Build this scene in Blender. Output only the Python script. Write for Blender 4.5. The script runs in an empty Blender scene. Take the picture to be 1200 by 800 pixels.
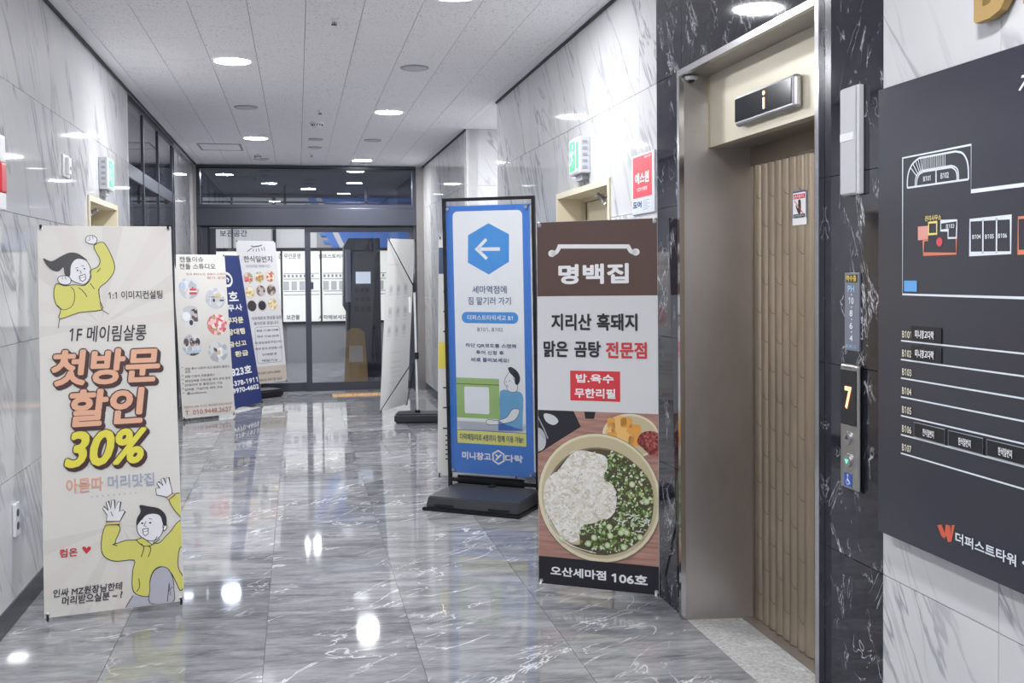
import bpy, bmesh, math, random
from mathutils import Vector, Matrix
from mathutils.geometry import tessellate_polygon, delaunay_2d_cdt

sc = bpy.context.scene
COL = sc.collection
rnd = random.Random(7)

# ---------------------------------------------------------------- camera
cam = bpy.data.cameras.new('camera'); cam_ob = bpy.data.objects.new('camera', cam); COL.objects.link(cam_ob)
cam.sensor_width = 36; cam.lens = 36.515; cam.shift_y = -0.0368; cam.clip_start = .05
R_ = Vector((0.97928825, -0.2022529, -0.00939607)); U_ = Vector((0.01494187, 0.0259108, 0.99955259)); F_ = Vector((0.20191895, 0.9789905, -0.02839618))
m = Matrix((R_, U_, -F_)).transposed().to_4x4(); m.translation = (0, 0, 1.55); cam_ob.matrix_world = m
sc.camera = cam_ob
# ---------------------------------------------------------------- world, exposure
w = bpy.data.worlds.new('world'); sc.world = w; w.use_nodes = True
w.node_tree.nodes['Background'].inputs[0].default_value = (.55, .62, .8, 1); w.node_tree.nodes['Background'].inputs[1].default_value = .05
vs = sc.view_settings; vs.view_transform = 'Standard'; vs.look = 'None'; vs.gamma = 1; vs.use_curve_mapping = False
vs.exposure = 0.0
LAMP_STRENGTH = 315
LAMP_COLOR = (.975, .985, 1.0)
sc.cycles.max_bounces = 10; sc.cycles.diffuse_bounces = 7; sc.cycles.glossy_bounces = 4; sc.cycles.transparent_max_bounces = 8
sc.cycles.sample_clamp_indirect = 12; sc.cycles.caustics_reflective = False; sc.cycles.caustics_refractive = False

# ---------------------------------------------------------------- materials
def lin(c):
    return tuple((v/12.92 if v <= .04045 else ((v+.055)/1.055)**2.4) for v in (x/255 for x in c))
MATS = {}
def mat(name, rgb, rough=.5, metal=0, emit=0, spec=.5, coat=0):
    if name in MATS: return MATS[name]
    mt = bpy.data.materials.new(name); mt.use_nodes = True; MATS[name] = mt
    b = mt.node_tree.nodes['Principled BSDF']; c = lin(rgb) + (1,)
    b.inputs['Base Color'].default_value = c; b.inputs['Roughness'].default_value = rough; b.inputs['Metallic'].default_value = metal
    b.inputs['Specular IOR Level'].default_value = spec; b.inputs['Coat Weight'].default_value = coat; b.inputs['Coat Roughness'].default_value = .08
    if emit: b.inputs['Emission Color'].default_value = c; b.inputs['Emission Strength'].default_value = emit
    return mt
class NT:
    def __init__(s, mt): s.t = mt.node_tree; s.b = s.t.nodes['Principled BSDF']
    def n(s, typ, **k):
        x = s.t.nodes.new(typ)
        for a, v in k.items(): setattr(x, a, v)
        return x
    def l(s, a, b): s.t.links.new(a, b)
    def coords(s, rot=(0,0,0), scale=(1,1,1), shift=True):
        tc = s.n('ShaderNodeTexCoord'); mp = s.n('ShaderNodeMapping'); mp.inputs['Rotation'].default_value = rot
        src = tc.outputs['Object']
        if shift:
            oi = s.n('ShaderNodeObjectInfo'); mu = s.n('ShaderNodeVectorMath', operation='MULTIPLY'); mu.inputs[1].default_value = (37, 53, 41)
            cb = s.n('ShaderNodeCombineXYZ')
            for i in range(3): s.l(oi.outputs['Random'], cb.inputs[i])
            s.l(cb.outputs[0], mu.inputs[0]); ad = s.n('ShaderNodeVectorMath', operation='ADD'); s.l(src, ad.inputs[0]); s.l(mu.outputs[0], ad.inputs[1]); src = ad.outputs[0]
        s.l(src, mp.inputs[0])
        m2 = s.n('ShaderNodeMapping'); m2.inputs['Scale'].default_value = scale; s.l(mp.outputs[0], m2.inputs[0]); return m2.outputs[0]
    def noise(s, vec, scale, detail=4, rough=.5, dist=0):
        x = s.n('ShaderNodeTexNoise'); x.inputs['Scale'].default_value = scale; x.inputs['Detail'].default_value = detail
        x.inputs['Roughness'].default_value = rough; x.inputs['Distortion'].default_value = dist; s.l(vec, x.inputs['Vector']); return x.outputs['Fac']
    def math(s, op, a, b=None, c=None):
        x = s.n('ShaderNodeMath', operation=op)
        for i, v in enumerate((a, b, c)):
            if v is None: continue
            if isinstance(v, (int, float)): x.inputs[i].default_value = v
            else: s.l(v, x.inputs[i])
        return x.outputs[0]
    def vein(s, fac, width):      # thin line where the noise crosses one half
        d = s.math('ABSOLUTE', s.math('SUBTRACT', fac, .5)); mr = s.n('ShaderNodeMapRange', interpolation_type='SMOOTHSTEP'); s.l(d, mr.inputs[0])
        mr.inputs[1].default_value = 0; mr.inputs[2].default_value = width; mr.inputs[3].default_value = 1; mr.inputs[4].default_value = 0; return mr.outputs[0]
    def mix(s, fac, a, b):
        x = s.n('ShaderNodeMix', data_type='RGBA')
        for i, v in ((0, fac), (6, a), (7, b)):
            if isinstance(v, (int, float)): x.inputs[i].default_value = v
            elif isinstance(v, tuple): x.inputs[i].default_value = lin(v) + (1,)
            else: s.l(v, x.inputs[i])
        return x.outputs[2]
    def rng(s, fac, a, b, c=0, d=1):
        mr = s.n('ShaderNodeMapRange'); s.l(fac, mr.inputs[0])
        for i, v in enumerate((a, b, c, d)): mr.inputs[i+1].default_value = v
        return mr.outputs[0]

def white_marble():
    mt = mat('white_marble', (214, 215, 217), .035); t = NT(mt)
    # local x runs along the wall, z up; veins run down to the right
    v = t.coords(rot=(0, -math.radians(52), 0), scale=(.55, 1, 3.2))
    n1 = t.noise(v, 1.0, 5, .55, .6); n2 = t.noise(t.coords(rot=(0, -math.radians(60), 0), scale=(.8, 1, 6)), 1.1, 4, .5, .3)
    n3 = t.noise(t.coords(rot=(0, -math.radians(50), 0), scale=(.6, 1, 2)), 1.4, 3)
    msk = t.rng(n3, .42, .62)
    v1 = t.math('MULTIPLY', t.vein(n1, .022), t.rng(n3, .35, .6, .35, 1)); v2 = t.math('MULTIPLY', t.vein(n2, .02), msk)
    c = t.mix(t.math('MULTIPLY', t.rng(n1, .3, .7), .5), (209, 209, 210), (190, 192, 197))
    c = t.mix(t.math('MULTIPLY', v2, .45), c, (150, 154, 162)); c = t.mix(t.math('MULTIPLY', v1, .72), c, (128, 132, 142))
    t.l(c, t.b.inputs['Base Color']); return mt
def dark_marble():
    mt = mat('black_marble', (28, 28, 38), .045); t = NT(mt)
    v = t.coords(rot=(0, -math.radians(62), 0), scale=(.9, 1, 2.6))
    n1 = t.noise(v, 1.7, 6, .62, 1.0); n2 = t.noise(t.coords(scale=(3, 3, 1.4)), 2.2, 5, .6, .8); n3 = t.noise(t.coords(), 5, 3); n4 = t.noise(t.coords(), 38, 3, .6)
    brk = t.rng(n3, .50, .60)
    n5 = t.noise(t.coords(rot=(0, math.radians(55), 0), scale=(1, 1, 3)), 2.1, 5, .6, .9)
    v1 = t.math('MAXIMUM', t.math('MULTIPLY', t.vein(n1, .010), brk), t.math('MULTIPLY', t.vein(n5, .005), t.rng(n3, .53, .60))); v2 = t.math('MULTIPLY', t.vein(n2, .008), t.rng(n3, .42, .36))
    c = t.mix(t.rng(n4, .35, .75), (24, 24, 33), (46, 47, 60)); c = t.mix(t.math('MAXIMUM', v1, t.math('MULTIPLY', v2, .8)), c, (190, 190, 198))
    t.l(c, t.b.inputs['Base Color']); return mt
def floor_marble():
    mt = mat('grey_marble', (130, 133, 140), .05); t = NT(mt)
    n1 = t.noise(t.coords(rot=(0, 0, math.radians(8)), scale=(1, 4.5, 1)), 2.6, 8, .62, .5); n2 = t.noise(t.coords(scale=(1.2, 6, 1)), 14, 4, .7)
    oi = t.n('ShaderNodeObjectInfo')
    c = t.mix(t.rng(n1, .32, .68), (98, 100, 106), (160, 161, 165)); c = t.mix(t.math('MULTIPLY', t.rng(n2, .45, .75), .45), c, (186, 186, 190))
    n3 = t.noise(t.coords(rot=(0, 0, math.radians(-38)), scale=(1, 2.6, 1)), 1.5, 5, .55, 1.0); n4 = t.noise(t.coords(), 2.4, 2)
    vv = t.math('MULTIPLY', t.vein(n3, .014), t.rng(n4, .47, .60)); c = t.mix(t.math('MULTIPLY', vv, .9), c, (226, 225, 227))
    hs = t.n('ShaderNodeHueSaturation'); t.l(c, hs.inputs['Color']); t.l(t.rng(oi.outputs['Random'], 0, 1, .74, 1.2), hs.inputs['Value'])
    t.l(hs.outputs[0], t.b.inputs['Base Color']); return mt
def granite(name, base, lo):
    mt = mat(name, base, .25); t = NT(mt); n = t.noise(t.coords(), 60, 4, .7); n2 = t.noise(t.coords(rot=(0, 0, .5), scale=(1, 2, 1)), 3, 5, .6, .8)
    c = t.mix(t.rng(n, .3, .7), lo, base); c = t.mix(t.vein(n2, .012), c, (215, 214, 212)); t.l(c, t.b.inputs['Base Color']); return mt
def ceiling_board():
    mt = mat('mineral_fibre', (214, 214, 217), .9); t = NT(mt); n = t.noise(t.coords(scale=(1, 1, .2)), 75, 3, .6); n2 = t.noise(t.coords(scale=(1, 1, .2)), 28, 4, .6)
    f = t.math('MAXIMUM', t.rng(n, .59, .66), t.math('MULTIPLY', t.rng(n2, .66, .72), .8)); t.l(t.mix(t.math('MULTIPLY', f, .75), (238, 236, 240), (165, 165, 170)), t.b.inputs['Base Color']); return mt
def brushed(name, rgb, rough, sx=(2, 2, 90), amp=.12):
    mt = mat(name, rgb, rough, 1); t = NT(mt); n = t.noise(t.coords(scale=sx), 3, 4, .7)
    t.l(t.rng(n, .2, .8, rough-amp/2, rough+amp/2), t.b.inputs['Roughness'])
    n2 = t.noise(t.coords(scale=(2.2, 2.2, 1.2)), 1.6, 5, .65); lo = tuple(int(x*.88) for x in rgb); t.l(t.mix(t.math('MULTIPLY', t.rng(n2, .3, .7), .8), rgb, lo), t.b.inputs['Base Color']); return mt
WM = white_marble(); DM = dark_marble(); FM = floor_marble(); CB = ceiling_board()
TH = granite('threshold_granite', (212, 212, 211), (160, 160, 161))
STEEL = brushed('brushed_steel', (190, 186, 183), .30, (4, 4, 40), .06); RIM = mat('polished_steel', (205, 205, 208), .16, 1)
BRONZE = brushed('bronze_door', (188, 172, 152), .34, (2, 2, .5), .08); PANEL = mat('champagne_panel', (212, 204, 184), .34, .25)
CREAM = mat('cream_paint', (214, 204, 180), .4); CREAM_D = mat('cream_shade_paint', (198, 188, 164), .45)
GROUT = mat('pale_grout', (205, 205, 206), .8); DGROUT = mat('dark_grout', (120, 120, 126), .8); FGROUT = mat('grey_grout', (84, 85, 90), .8); CGROUT = mat('ceiling_gap', (92, 92, 96), .9)
BLACK = mat('black_plastic', (22, 22, 26), .38); BLACKM = mat('black_steel', (16, 16, 22), .3); CHAR = mat('charcoal_frame', (74, 77, 88), .32, .35); CHARD = mat('dark_gasket', (24, 25, 30), .5)
WHITEP = mat('white_plastic', (228, 228, 230), .4); GREYP = mat('grey_plastic', (160, 160, 166), .4); DARKP = mat('dark_grey_plastic', (60, 61, 68), .4); SKIRT = mat('dark_skirting', (44, 45, 54), .25)
SHEET = mat('white_vinyl', (214, 214, 217), .45); CREAMV = mat('warm_white_vinyl', (213, 211, 206), .42); ALU = mat('aluminium', (190, 190, 195), .3, 1)
LED = mat('led_light', (255, 255, 255), .5); LED.node_tree.nodes['Principled BSDF'].inputs['Emission Color'].default_value = LAMP_COLOR + (1,); LED.node_tree.nodes['Principled BSDF'].inputs['Emission Strength'].default_value = LAMP_STRENGTH
PAINTW = mat('white_wall_paint', (212, 212, 214), .7); GREYW = mat('grey_wall_paint', (150, 150, 152), .6)
def glass(name, tint, gloss=1.0):
    mt = bpy.data.materials.new(name); mt.use_nodes = True; t = mt.node_tree; t.nodes.clear()
    o = t.nodes.new('ShaderNodeOutputMaterial'); tr = t.nodes.new('ShaderNodeBsdfTransparent'); tr.inputs[0].default_value = tint + (1,)
    g = t.nodes.new('ShaderNodeBsdfGlossy'); g.inputs['Roughness'].default_value = .01; fr = t.nodes.new('ShaderNodeLayerWeight'); fr.inputs['Blend'].default_value = .5
    pw = t.nodes.new('ShaderNodeMath'); pw.operation = 'POWER'; pw.inputs[1].default_value = 4; t.links.new(fr.outputs['Facing'], pw.inputs[0])
    mu = t.nodes.new('ShaderNodeMath'); mu.operation = 'MULTIPLY_ADD'; mu.inputs[1].default_value = .9; mu.inputs[2].default_value = gloss; mu.use_clamp = True
    mx = t.nodes.new('ShaderNodeMixShader'); t.links.new(pw.outputs[0], mu.inputs[0]); t.links.new(mu.outputs[0], mx.inputs[0]); t.links.new(tr.outputs[0], mx.inputs[1]); t.links.new(g.outputs[0], mx.inputs[2]); t.links.new(mx.outputs[0], o.inputs[0]); return mt
GLASS = glass('door_glass', (.90, .91, .94), .05); DGLASS = glass('dark_glass', (.70, .73, .80), .09); SGLASS = glass('storefront_glass', (.84, .85, .9), .22); CLEAR = glass('clear_sheet', (.96, .97, .98), .025)

# ---------------------------------------------------------------- mesh helpers
def link(o, parent=None):
    COL.objects.link(o)
    if parent is not None: o.parent = parent
    return o
def obj(name, bm, mt, parent=None, smooth=False):
    me = bpy.data.meshes.new(name); bm.to_mesh(me); bm.free()
    for x in (mt if isinstance(mt, (list, tuple)) else [mt]): me.materials.append(x)
    if smooth: me.polygons.foreach_set('use_smooth', [True]*len(me.polygons))
    return link(bpy.data.objects.new(name, me), parent)
def box(bm, x0, x1, y0, y1, z0, z1, mi=0):
    v = [bm.verts.new(p) for p in ((x0,y0,z0),(x1,y0,z0),(x1,y1,z0),(x0,y1,z0),(x0,y0,z1),(x1,y0,z1),(x1,y1,z1),(x0,y1,z1))]
    for q in ((3,2,1,0),(4,5,6,7),(0,1,5,4),(1,2,6,5),(2,3,7,6),(3,0,4,7)):
        f = bm.faces.new([v[i] for i in q]); f.material_index = mi
def bx(name, mt, parent, x0, x1, y0, y1, z0, z1, bev=0):
    bm = bmesh.new(); box(bm, x0, x1, y0, y1, z0, z1)
    if bev: bmesh.ops.bevel(bm, geom=bm.edges[:], offset=bev, segments=2, affect='EDGES', profile=.5)
    return obj(name, bm, mt, parent)
def tube(bm, a, b, r, n=10, r2=None):
    a, b = Vector(a), Vector(b); d = (b-a).normalized(); s = d.orthogonal().normalized(); t = d.cross(s); r2 = r if r2 is None else r2
    A = [bm.verts.new(a+(s*math.cos(k*math.tau/n)+t*math.sin(k*math.tau/n))*r) for k in range(n)]
    B = [bm.verts.new(b+(s*math.cos(k*math.tau/n)+t*math.sin(k*math.tau/n))*r2) for k in range(n)]
    for k in range(n): bm.faces.new((A[k], A[(k+1)%n], B[(k+1)%n], B[k]))
    bm.faces.new(A[::-1]); bm.faces.new(B)
def tb(name, mt, parent, segs, n=10):
    bm = bmesh.new()
    for s in segs: tube(bm, *s[:3], n=n, **({'r2': s[3]} if len(s) > 3 else {}))
    o = obj(name, bm, mt, parent)
    return o
def prism(bm, pts, y0, y1, mi=0):       # polygon in x,z extruded over y
    a = [bm.verts.new((x, y0, z)) for x, z in pts]; b = [bm.verts.new((x, y1, z)) for x, z in pts]; n = len(pts)
    tri = tessellate_polygon([[Vector((x, z, 0)) for x, z in pts]])
    for t in tri:
        try: bm.faces.new([a[i] for i in t]).material_index = mi; bm.faces.new([b[i] for i in t][::-1]).material_index = mi
        except ValueError: pass
    for i in range(n): bm.faces.new((a[i], a[(i+1)%n], b[(i+1)%n], b[i])).material_index = mi
def lathe(bm, prof, n=32, c=(0,0,0)):
    rings = []
    for r, z in prof: rings.append([bm.verts.new((c[0]+r*math.cos(k*math.tau/n), c[1]+r*math.sin(k*math.tau/n), c[2]+z)) for k in range(n)])
    for A, B in zip(rings, rings[1:]):
        for k in range(n): bm.faces.new((A[k], A[(k+1)%n], B[(k+1)%n], B[k]))
    bm.faces.new(rings[0][::-1]); bm.faces.new(rings[-1])
def empty(name, loc, yaw=0, lean=0, roll=0, label=None, cat=None, group=None, kind=None):
    o = bpy.data.objects.new(name, None); COL.objects.link(o)
    y, l, r = math.radians(yaw), math.radians(lean), math.radians(roll)
    ex = Vector((math.cos(y), math.sin(y), 0)); n = Vector((-math.sin(y), math.cos(y), 0)); ez = Vector((0, 0, 1))*math.cos(l) + n*math.sin(l)
    ex2 = ex*math.cos(r)+ez*math.sin(r); ez2 = -ex*math.sin(r)+ez*math.cos(r); ey = ez2.cross(ex2)
    mm = Matrix((ex2, ey, ez2)).transposed().to_4x4(); mm.translation = loc; o.matrix_world = mm; tag(o, label, cat, group, kind); return o
def tag(o, label=None, cat=None, group=None, kind=None):
    for k, v in (('label', label), ('category', cat), ('group', group), ('kind', kind)):
        if v: o[k] = v
    return o
def smooth_pts(p, k=5, closed=True):
    out = []; n = len(p)
    for i in range(n if closed else n-1):
        P = [Vector(p[(i+j) % n] if closed else p[min(max(i+j, 0), n-1)]) for j in (-1, 0, 1, 2)]
        for s in range(k):
            t = s/k; out.append(tuple(.5*((2*P[1])+(-P[0]+P[2])*t+(2*P[0]-5*P[1]+4*P[2]-P[3])*t*t+(-P[0]+3*P[1]-3*P[2]+P[3])*t**3)))
    if not closed: out.append(tuple(p[-1]))
    return out
def clip(pts, b):
    if not b: return pts
    x0, x1, z0, z1 = b
    for ax, lim, sg in ((0, x0, 1), (0, x1, -1), (1, z0, 1), (1, z1, -1)):
        out = []
        for i in range(len(pts)):
            p, q = pts[i-1], pts[i]; a, c = (p[ax]-lim)*sg, (q[ax]-lim)*sg
            if (a >= 0) != (c >= 0): t = a/(a-c); out.append(tuple(p[j]+(q[j]-p[j])*t for j in (0, 1)))
            if c >= 0: out.append(q)
        pts = out
        if len(pts) < 3: return []
    return pts
def ell(cx, cz, rx, rz, n=28, a=0):
    return [(cx+rx*math.cos(t)*math.cos(a)-rz*math.sin(t)*math.sin(a), cz+rx*math.cos(t)*math.sin(a)+rz*math.sin(t)*math.cos(a)) for t in (k*math.tau/n for k in range(n))]
def rrect(x0, x1, z0, z1, r, n=5):
    if x1 < x0: x0, x1 = x1, x0
    if z1 < z0: z0, z1 = z1, z0
    out = []
    for cx, cz, a in ((x1-r, z1-r, 0), (x0+r, z1-r, 90), (x0+r, z0+r, 180), (x1-r, z0+r, 270)):
        out += [(cx+r*math.cos(math.radians(a+90*k/n)), cz+r*math.sin(math.radians(a+90*k/n))) for k in range(n+1)]
    return out
class Art:      # flat print built as thin layers on its sheet: local x right, z up, the reader on the -y side
    def __init__(s, name, parent, y=-.0022, bounds=None, th=0.0):
        s.name, s.parent, s.y, s.b, s.bm, s.ms = name, parent, y, bounds, bmesh.new(), []
    def mi(s, mt):
        if mt not in s.ms: s.ms.append(mt)
        return s.ms.index(mt)
    def poly(s, pts, mt, layer=0):
        pts = clip(list(pts), s.b)
        if len(pts) < 3: return
        y = s.y-layer*.0004; i = s.mi(mt)
        if len(pts) > 4:
            vv, _, tris = delaunay_2d_cdt([Vector(p) for p in pts], [], [list(range(len(pts)))], 1, 1e-6)[:3]
        else: vv, tris = pts, [(0, 1, 2), (0, 2, 3)][:len(pts)-2]
        v = [s.bm.verts.new((p[0], y, p[1])) for p in vv]
        for t in tris:
            try: f = s.bm.faces.new([v[k] for k in t]); f.material_index = i
            except ValueError: pass
    def line(s, pts, wd, mt, layer=1, closed=False):
        n = len(pts); L, Rr = [], []
        for i in range(n):
            p = Vector(pts[i]); a = Vector(pts[(i-1) % n] if closed or i else pts[i]); c = Vector(pts[(i+1) % n] if closed or i < n-1 else pts[i])
            d = (c-a); d = d.normalized() if d.length > 1e-9 else Vector((1, 0)); nn = Vector((-d.y, d.x))
            d1 = (p-a); k = 1.0
            if d1.length > 1e-9: k = 1/max(.5, abs(d1.normalized().dot(d)))
            L.append(p+nn*wd*.5*k); Rr.append(p-nn*wd*.5*k)
        for i in range(n if closed else n-1):
            j = (i+1) % n; s.poly([tuple(L[i]), tuple(L[j]), tuple(Rr[j]), tuple(Rr[i])], mt, layer)
    def cut(s, name=None):      # finish this piece and start the next one as an object of its own
        o = s.done(); s.bm, s.ms = bmesh.new(), []
        if name: s.name = name
        return o
    def done(s):
        if not s.bm.faces: s.bm.free(); return
        bmesh.ops.recalc_face_normals(s.bm, faces=s.bm.faces[:])
        for f in s.bm.faces:
            if f.normal.y > 0: f.normal_flip()
        return obj(s.name, s.bm, s.ms, s.parent)
TEXTS = []; ONE = '\U0001D7E3'     # a figure one with its flag; the built-in face draws a bare bar
def txt(parent, body, bxs, mt, bold=0, y=-.0045, shear=0, name='lettering', thick=0, align=None, layers=None, label=None):
    TEXTS.append((parent, body, bxs, mt, bold, y, shear, name, thick, label))
    for k, (mb, off, dx, dz) in enumerate(layers or ()):
        x0, x1, z0, z1 = bxs; TEXTS.append((parent, body, ('grow', x0+dx, x1+dx, z0+dz, z1+dz, bold, bold), mb, off, y+.0006*(k+1), shear, 'letter_outline', 0, None))
def flush_texts():
    tmp = []; fs = {}
    for T in TEXTS:
        c = bpy.data.curves.new('t', 'FONT'); c.body = T[1].replace('1', ONE) if T[1] != '1' else T[1]; c.resolution_u = 3; c.shear = T[6]; c.space_character = 1.0
        o = bpy.data.objects.new('t', c); COL.objects.link(o); tmp.append(o)
        if T[2][0] == 'grow':        # same text at its inner weight gives the scale
            c2 = bpy.data.curves.new('t', 'FONT'); c2.body = T[1].replace('1', ONE); c2.resolution_u = 3; c2.shear = T[6]
            o2 = bpy.data.objects.new('t', c2); COL.objects.link(o2); tmp.append(o2); fs[o.name] = o2
    dg = bpy.context.evaluated_depsgraph_get()
    def bb(me):
        xs = [v.co.x for v in me.vertices]; zs = [v.co.y for v in me.vertices]; return (min(xs), max(xs), min(zs), max(zs)) if xs else None
    out = []
    for o in [t for t in tmp if t not in fs.values()]:
        out.append((bpy.data.meshes.new_from_object(o.evaluated_get(dg)), bpy.data.meshes.new_from_object(fs[o.name].evaluated_get(dg)) if o.name in fs else None))
    for o in tmp:
        c = o.data; bpy.data.objects.remove(o); bpy.data.curves.remove(c)
    for T, (me, ref) in zip(TEXTS, out):
        parent, body, b, mt, bold, y, shear, name, thick, label = T
        if not me.vertices: continue
        B = bb(ref or me); x0, x1, z0, z1 = b[1:5] if b[0] == 'grow' else b
        sx = (x1-x0)/(B[1]-B[0]); sz = (z1-z0)/(B[3]-B[2])
        r = bold*.75*min(sx, sz)        # weight: the glyphs repeated round a small circle
        inner = b[6]*.75*min(sx, sz) if b[0] == 'grow' else r
        fx = (x1-x0-2*inner)/(x1-x0); fz = (z1-z0-2*inner)/(z1-z0)
        for v in me.vertices: v.co = ((v.co.x-B[0])*sx*fx+x0+inner, y, (v.co.y-B[2])*sz*fz+z0+inner)
        bm = bmesh.new(); bm.from_mesh(me)
        if r > 0:
            n = 10 if bold > .06 else 8 if bold >= .03 else 4
            for k in range(n):
                m2 = me.copy(); ox, oz = r*math.cos(k*math.tau/n+.4), r*math.sin(k*math.tau/n+.4)
                m2.transform(Matrix.Translation((ox, (k+1)*8e-6, oz))); bm.from_mesh(m2); bpy.data.meshes.remove(m2)
        bpy.data.meshes.remove(me)
        bmesh.ops.triangulate(bm, faces=[f for f in bm.faces if len(f.verts) > 4])
        if thick:
            r = bmesh.ops.extrude_face_region(bm, geom=bm.faces[:]); bmesh.ops.translate(bm, vec=(0, thick, 0), verts=[g for g in r['geom'] if isinstance(g, bmesh.types.BMVert)])
            bmesh.ops.recalc_face_normals(bm, faces=bm.faces[:])
        else:
            bm.normal_update()
            for f in bm.faces:
                if f.normal.y > 0: f.normal_flip()
        for f in bm.faces: f.material_index = 0
        o = obj(name, bm, mt, parent)
        if label: o['label'] = label

# ---------------------------------------------------------------- structure
XL, XR, H = -1.274, 1.678, 3.0126
JZ = [0, .656, 1.253, 1.853, 2.447, H]
def cells(xs, zs, holes):
    for i in range(len(xs)-1):
        for k in range(len(zs)-1):
            rects = [(xs[i], xs[i+1], zs[k], zs[k+1])]
            for h in holes:
                nr = []
                for a, b, c, d in rects:
                    if h[0] >= b or h[1] <= a or h[2] >= d or h[3] <= c: nr.append((a, b, c, d)); continue
                    if h[0] > a: nr.append((a, h[0], c, d))
                    if h[1] < b: nr.append((h[1], b, c, d))
                    a2, b2 = max(a, h[0]), min(b, h[1])
                    if h[2] > c: nr.append((a2, b2, c, h[2]))
                    if h[3] < d: nr.append((a2, b2, h[3], d))
                rects = nr
            for r in rects:
                if r[1]-r[0] > .01 and r[3]-r[2] > .01: yield r
def wall(name, loc, yaw, length, xs, holes, mt, grout, zs=JZ, back=.12, gap=.0012, piece='marble_panel'):
    # root frame: local x along the wall, y into it, z up; the slabs stand 20 mm proud of the backing
    e = empty(name, loc, yaw, kind='structure')
    bm = bmesh.new()
    for a, b, c, d in cells([0, length], [0, H], holes): box(bm, a, b, .021, back, c, d)
    obj('backing', bm, grout, e)
    for a, b, c, d in cells(xs, zs, holes):
        bm = bmesh.new(); cx, cz = (a+b)/2, (c+d)/2; hx, hz = (b-a)/2-gap, (d-c)/2-gap
        box(bm, -hx, hx, 0, .021, -hz, hz); o = obj(piece, bm, mt, e); o.location = (cx, 0, cz)
    return e
# left wall: local x = +Y
Y0 = -4.0
XSL = [0]+[8.445-1.25*k-Y0 for k in range(9, -1, -1)]+[8.545-Y0]; XSL = sorted(set(x for x in XSL if x >= 0)); XSL[-1] = 8.545-Y0; XSL = [0]+[7.194-Y0+1.25*k for k in range(-8, 1)]+[8.545-Y0]
LD = (6.88-Y0, 7.93-Y0, 0, 2.07)
wl = wall('wall_left', (XL, Y0, 0), 90, 8.545-Y0, XSL, [LD], WM, GROUT)
wall('wall_left_pier', (XL-.03, 11.83, 0), 90, 1.35, [0, 1.35], [], WM, GROUT)
wall('wall_left_end', (XL-.03, 13.18, 0), 90, .9, [0, .9], [], WM, GROUT)
# right walls: local x = -Y
RD = (8.70-6.62, 8.70-5.44, 0, 2.07)
wall('wall_right', (XR, 8.70, 0), -90, 4.0, [0, 1.25, 2.5, 3.75, 4.0], [RD], WM, GROUT)
wall('wall_right_dark', (XR, 4.70, 0), -90, 1.943, [0, .324, 1.6, 1.943], [(4.70-4.376, 4.70-3.10, 0, 2.44)], DM, DGROUT)
wall('wall_right_front', (XR, 2.757, 0), -90, 6.757, [0, .516, 1.766, 3.016, 4.266, 5.516, 6.757], [], WM, GROUT)
wall('wall_right_return', (XR, 8.70, 0), 0, 1.8, [0, .6, 1.8], [], WM, GROUT) if False else None
wall('wall_right_niche', (XR, 10.35, 0), 0, 2.2, [0, .6, 1.2, 1.8, 2.2], [], WM, GROUT)
wall('wall_right_far', (XR, 13.99, 0), -90, 3.64, [0, 1.2, 2.4, 3.64], [], WM, GROUT)
for nm, a in (('wall_right_side', (XR+.121, 2.3+XR, 8.58, 8.70)), ('wall_right_closing', (3.9, 4.0, 8.58, 10.6))):
    o = bx(nm, PAINTW, None, a[0], a[1], a[2], a[3], 0, H); tag(o, kind='structure')
tag(bx('wall_behind', PAINTW, None, XL-.2, XR+.2, Y0-.1, Y0, 0, H), kind='structure')
# skirting
for nm, b in (('baseboard_left', (XL, XL+.008, Y0, 6.80)), ('baseboard_left_2', (XL, XL+.008, 8.01, 8.545)), ('baseboard_pier', (XL-.03, XL-.022, 11.83, 13.95)), ('baseboard_right', (XR-.008, XR, 4.70, 5.38)), ('baseboard_right_2', (XR-.008, XR, 6.68, 8.70)), ('baseboard_right_far', (XR-.008, XR, 10.35, 13.9))):
    tag(bx(nm, SKIRT, None, *b, 0.0005, .105, .001), kind='structure')
for nm, b in (('trim_ceiling_left', (XL, XL+.014, Y0, 13.95)), ('trim_ceiling_right', (XR-.012, XR, Y0, 8.70)), ('trim_ceiling_far', (XR-.012, XR, 10.35, 13.95))):
    tag(bx(nm, mat('shadow_gap_trim', (58, 58, 64), .6), None, *b, H-.016, H-.001), kind='structure')  # dark strip paints in the shade of the ceiling's shadow gap
# floor
TP = .6215
fl = bx('floor', FGROUT, None, XL-.3, 4.0, Y0, 22, -.06, -.0045); tag(fl, kind='structure')
xs = [XL-.05, -.777, -.1555, .466, 1.0875, XR+.003]; ys = [4.83-2*TP+TP*k for k in range(0, 15)]
for i in range(len(xs)-1):
    for k in range(-1, 17):
        a, b = xs[i]+.0011, xs[i+1]-.0011; c, d = 4.83-2*TP+TP*k+.0011, min(4.83-2*TP+TP*(k+1)-.0011, 14.3)
        if d-c < .02: continue
        bm = bmesh.new(); box(bm, -(b-a)/2, (b-a)/2, -(d-c)/2, (d-c)/2, -.01, 0); o = obj('floor_tile', bm, FM, fl); o.location = ((a+b)/2, (c+d)/2, 0)
def grid_slab(name, x0, x1, y0, y1, nx, ny, z0, z1, mt, parent, stuff=True):
    bm = bmesh.new()
    for i in range(nx):
        for j in range(ny):
            a, b = x0+(x1-x0)*i/nx+.0012, x0+(x1-x0)*(i+1)/nx-.0012; c, d = y0+(y1-y0)*j/ny+.0012, y0+(y1-y0)*(j+1)/ny-.0012; box(bm, a, b, c, d, z0, z1)
    o = obj(name, bm, mt, parent)
    if stuff: o['kind'] = 'stuff'
    return o
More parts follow.
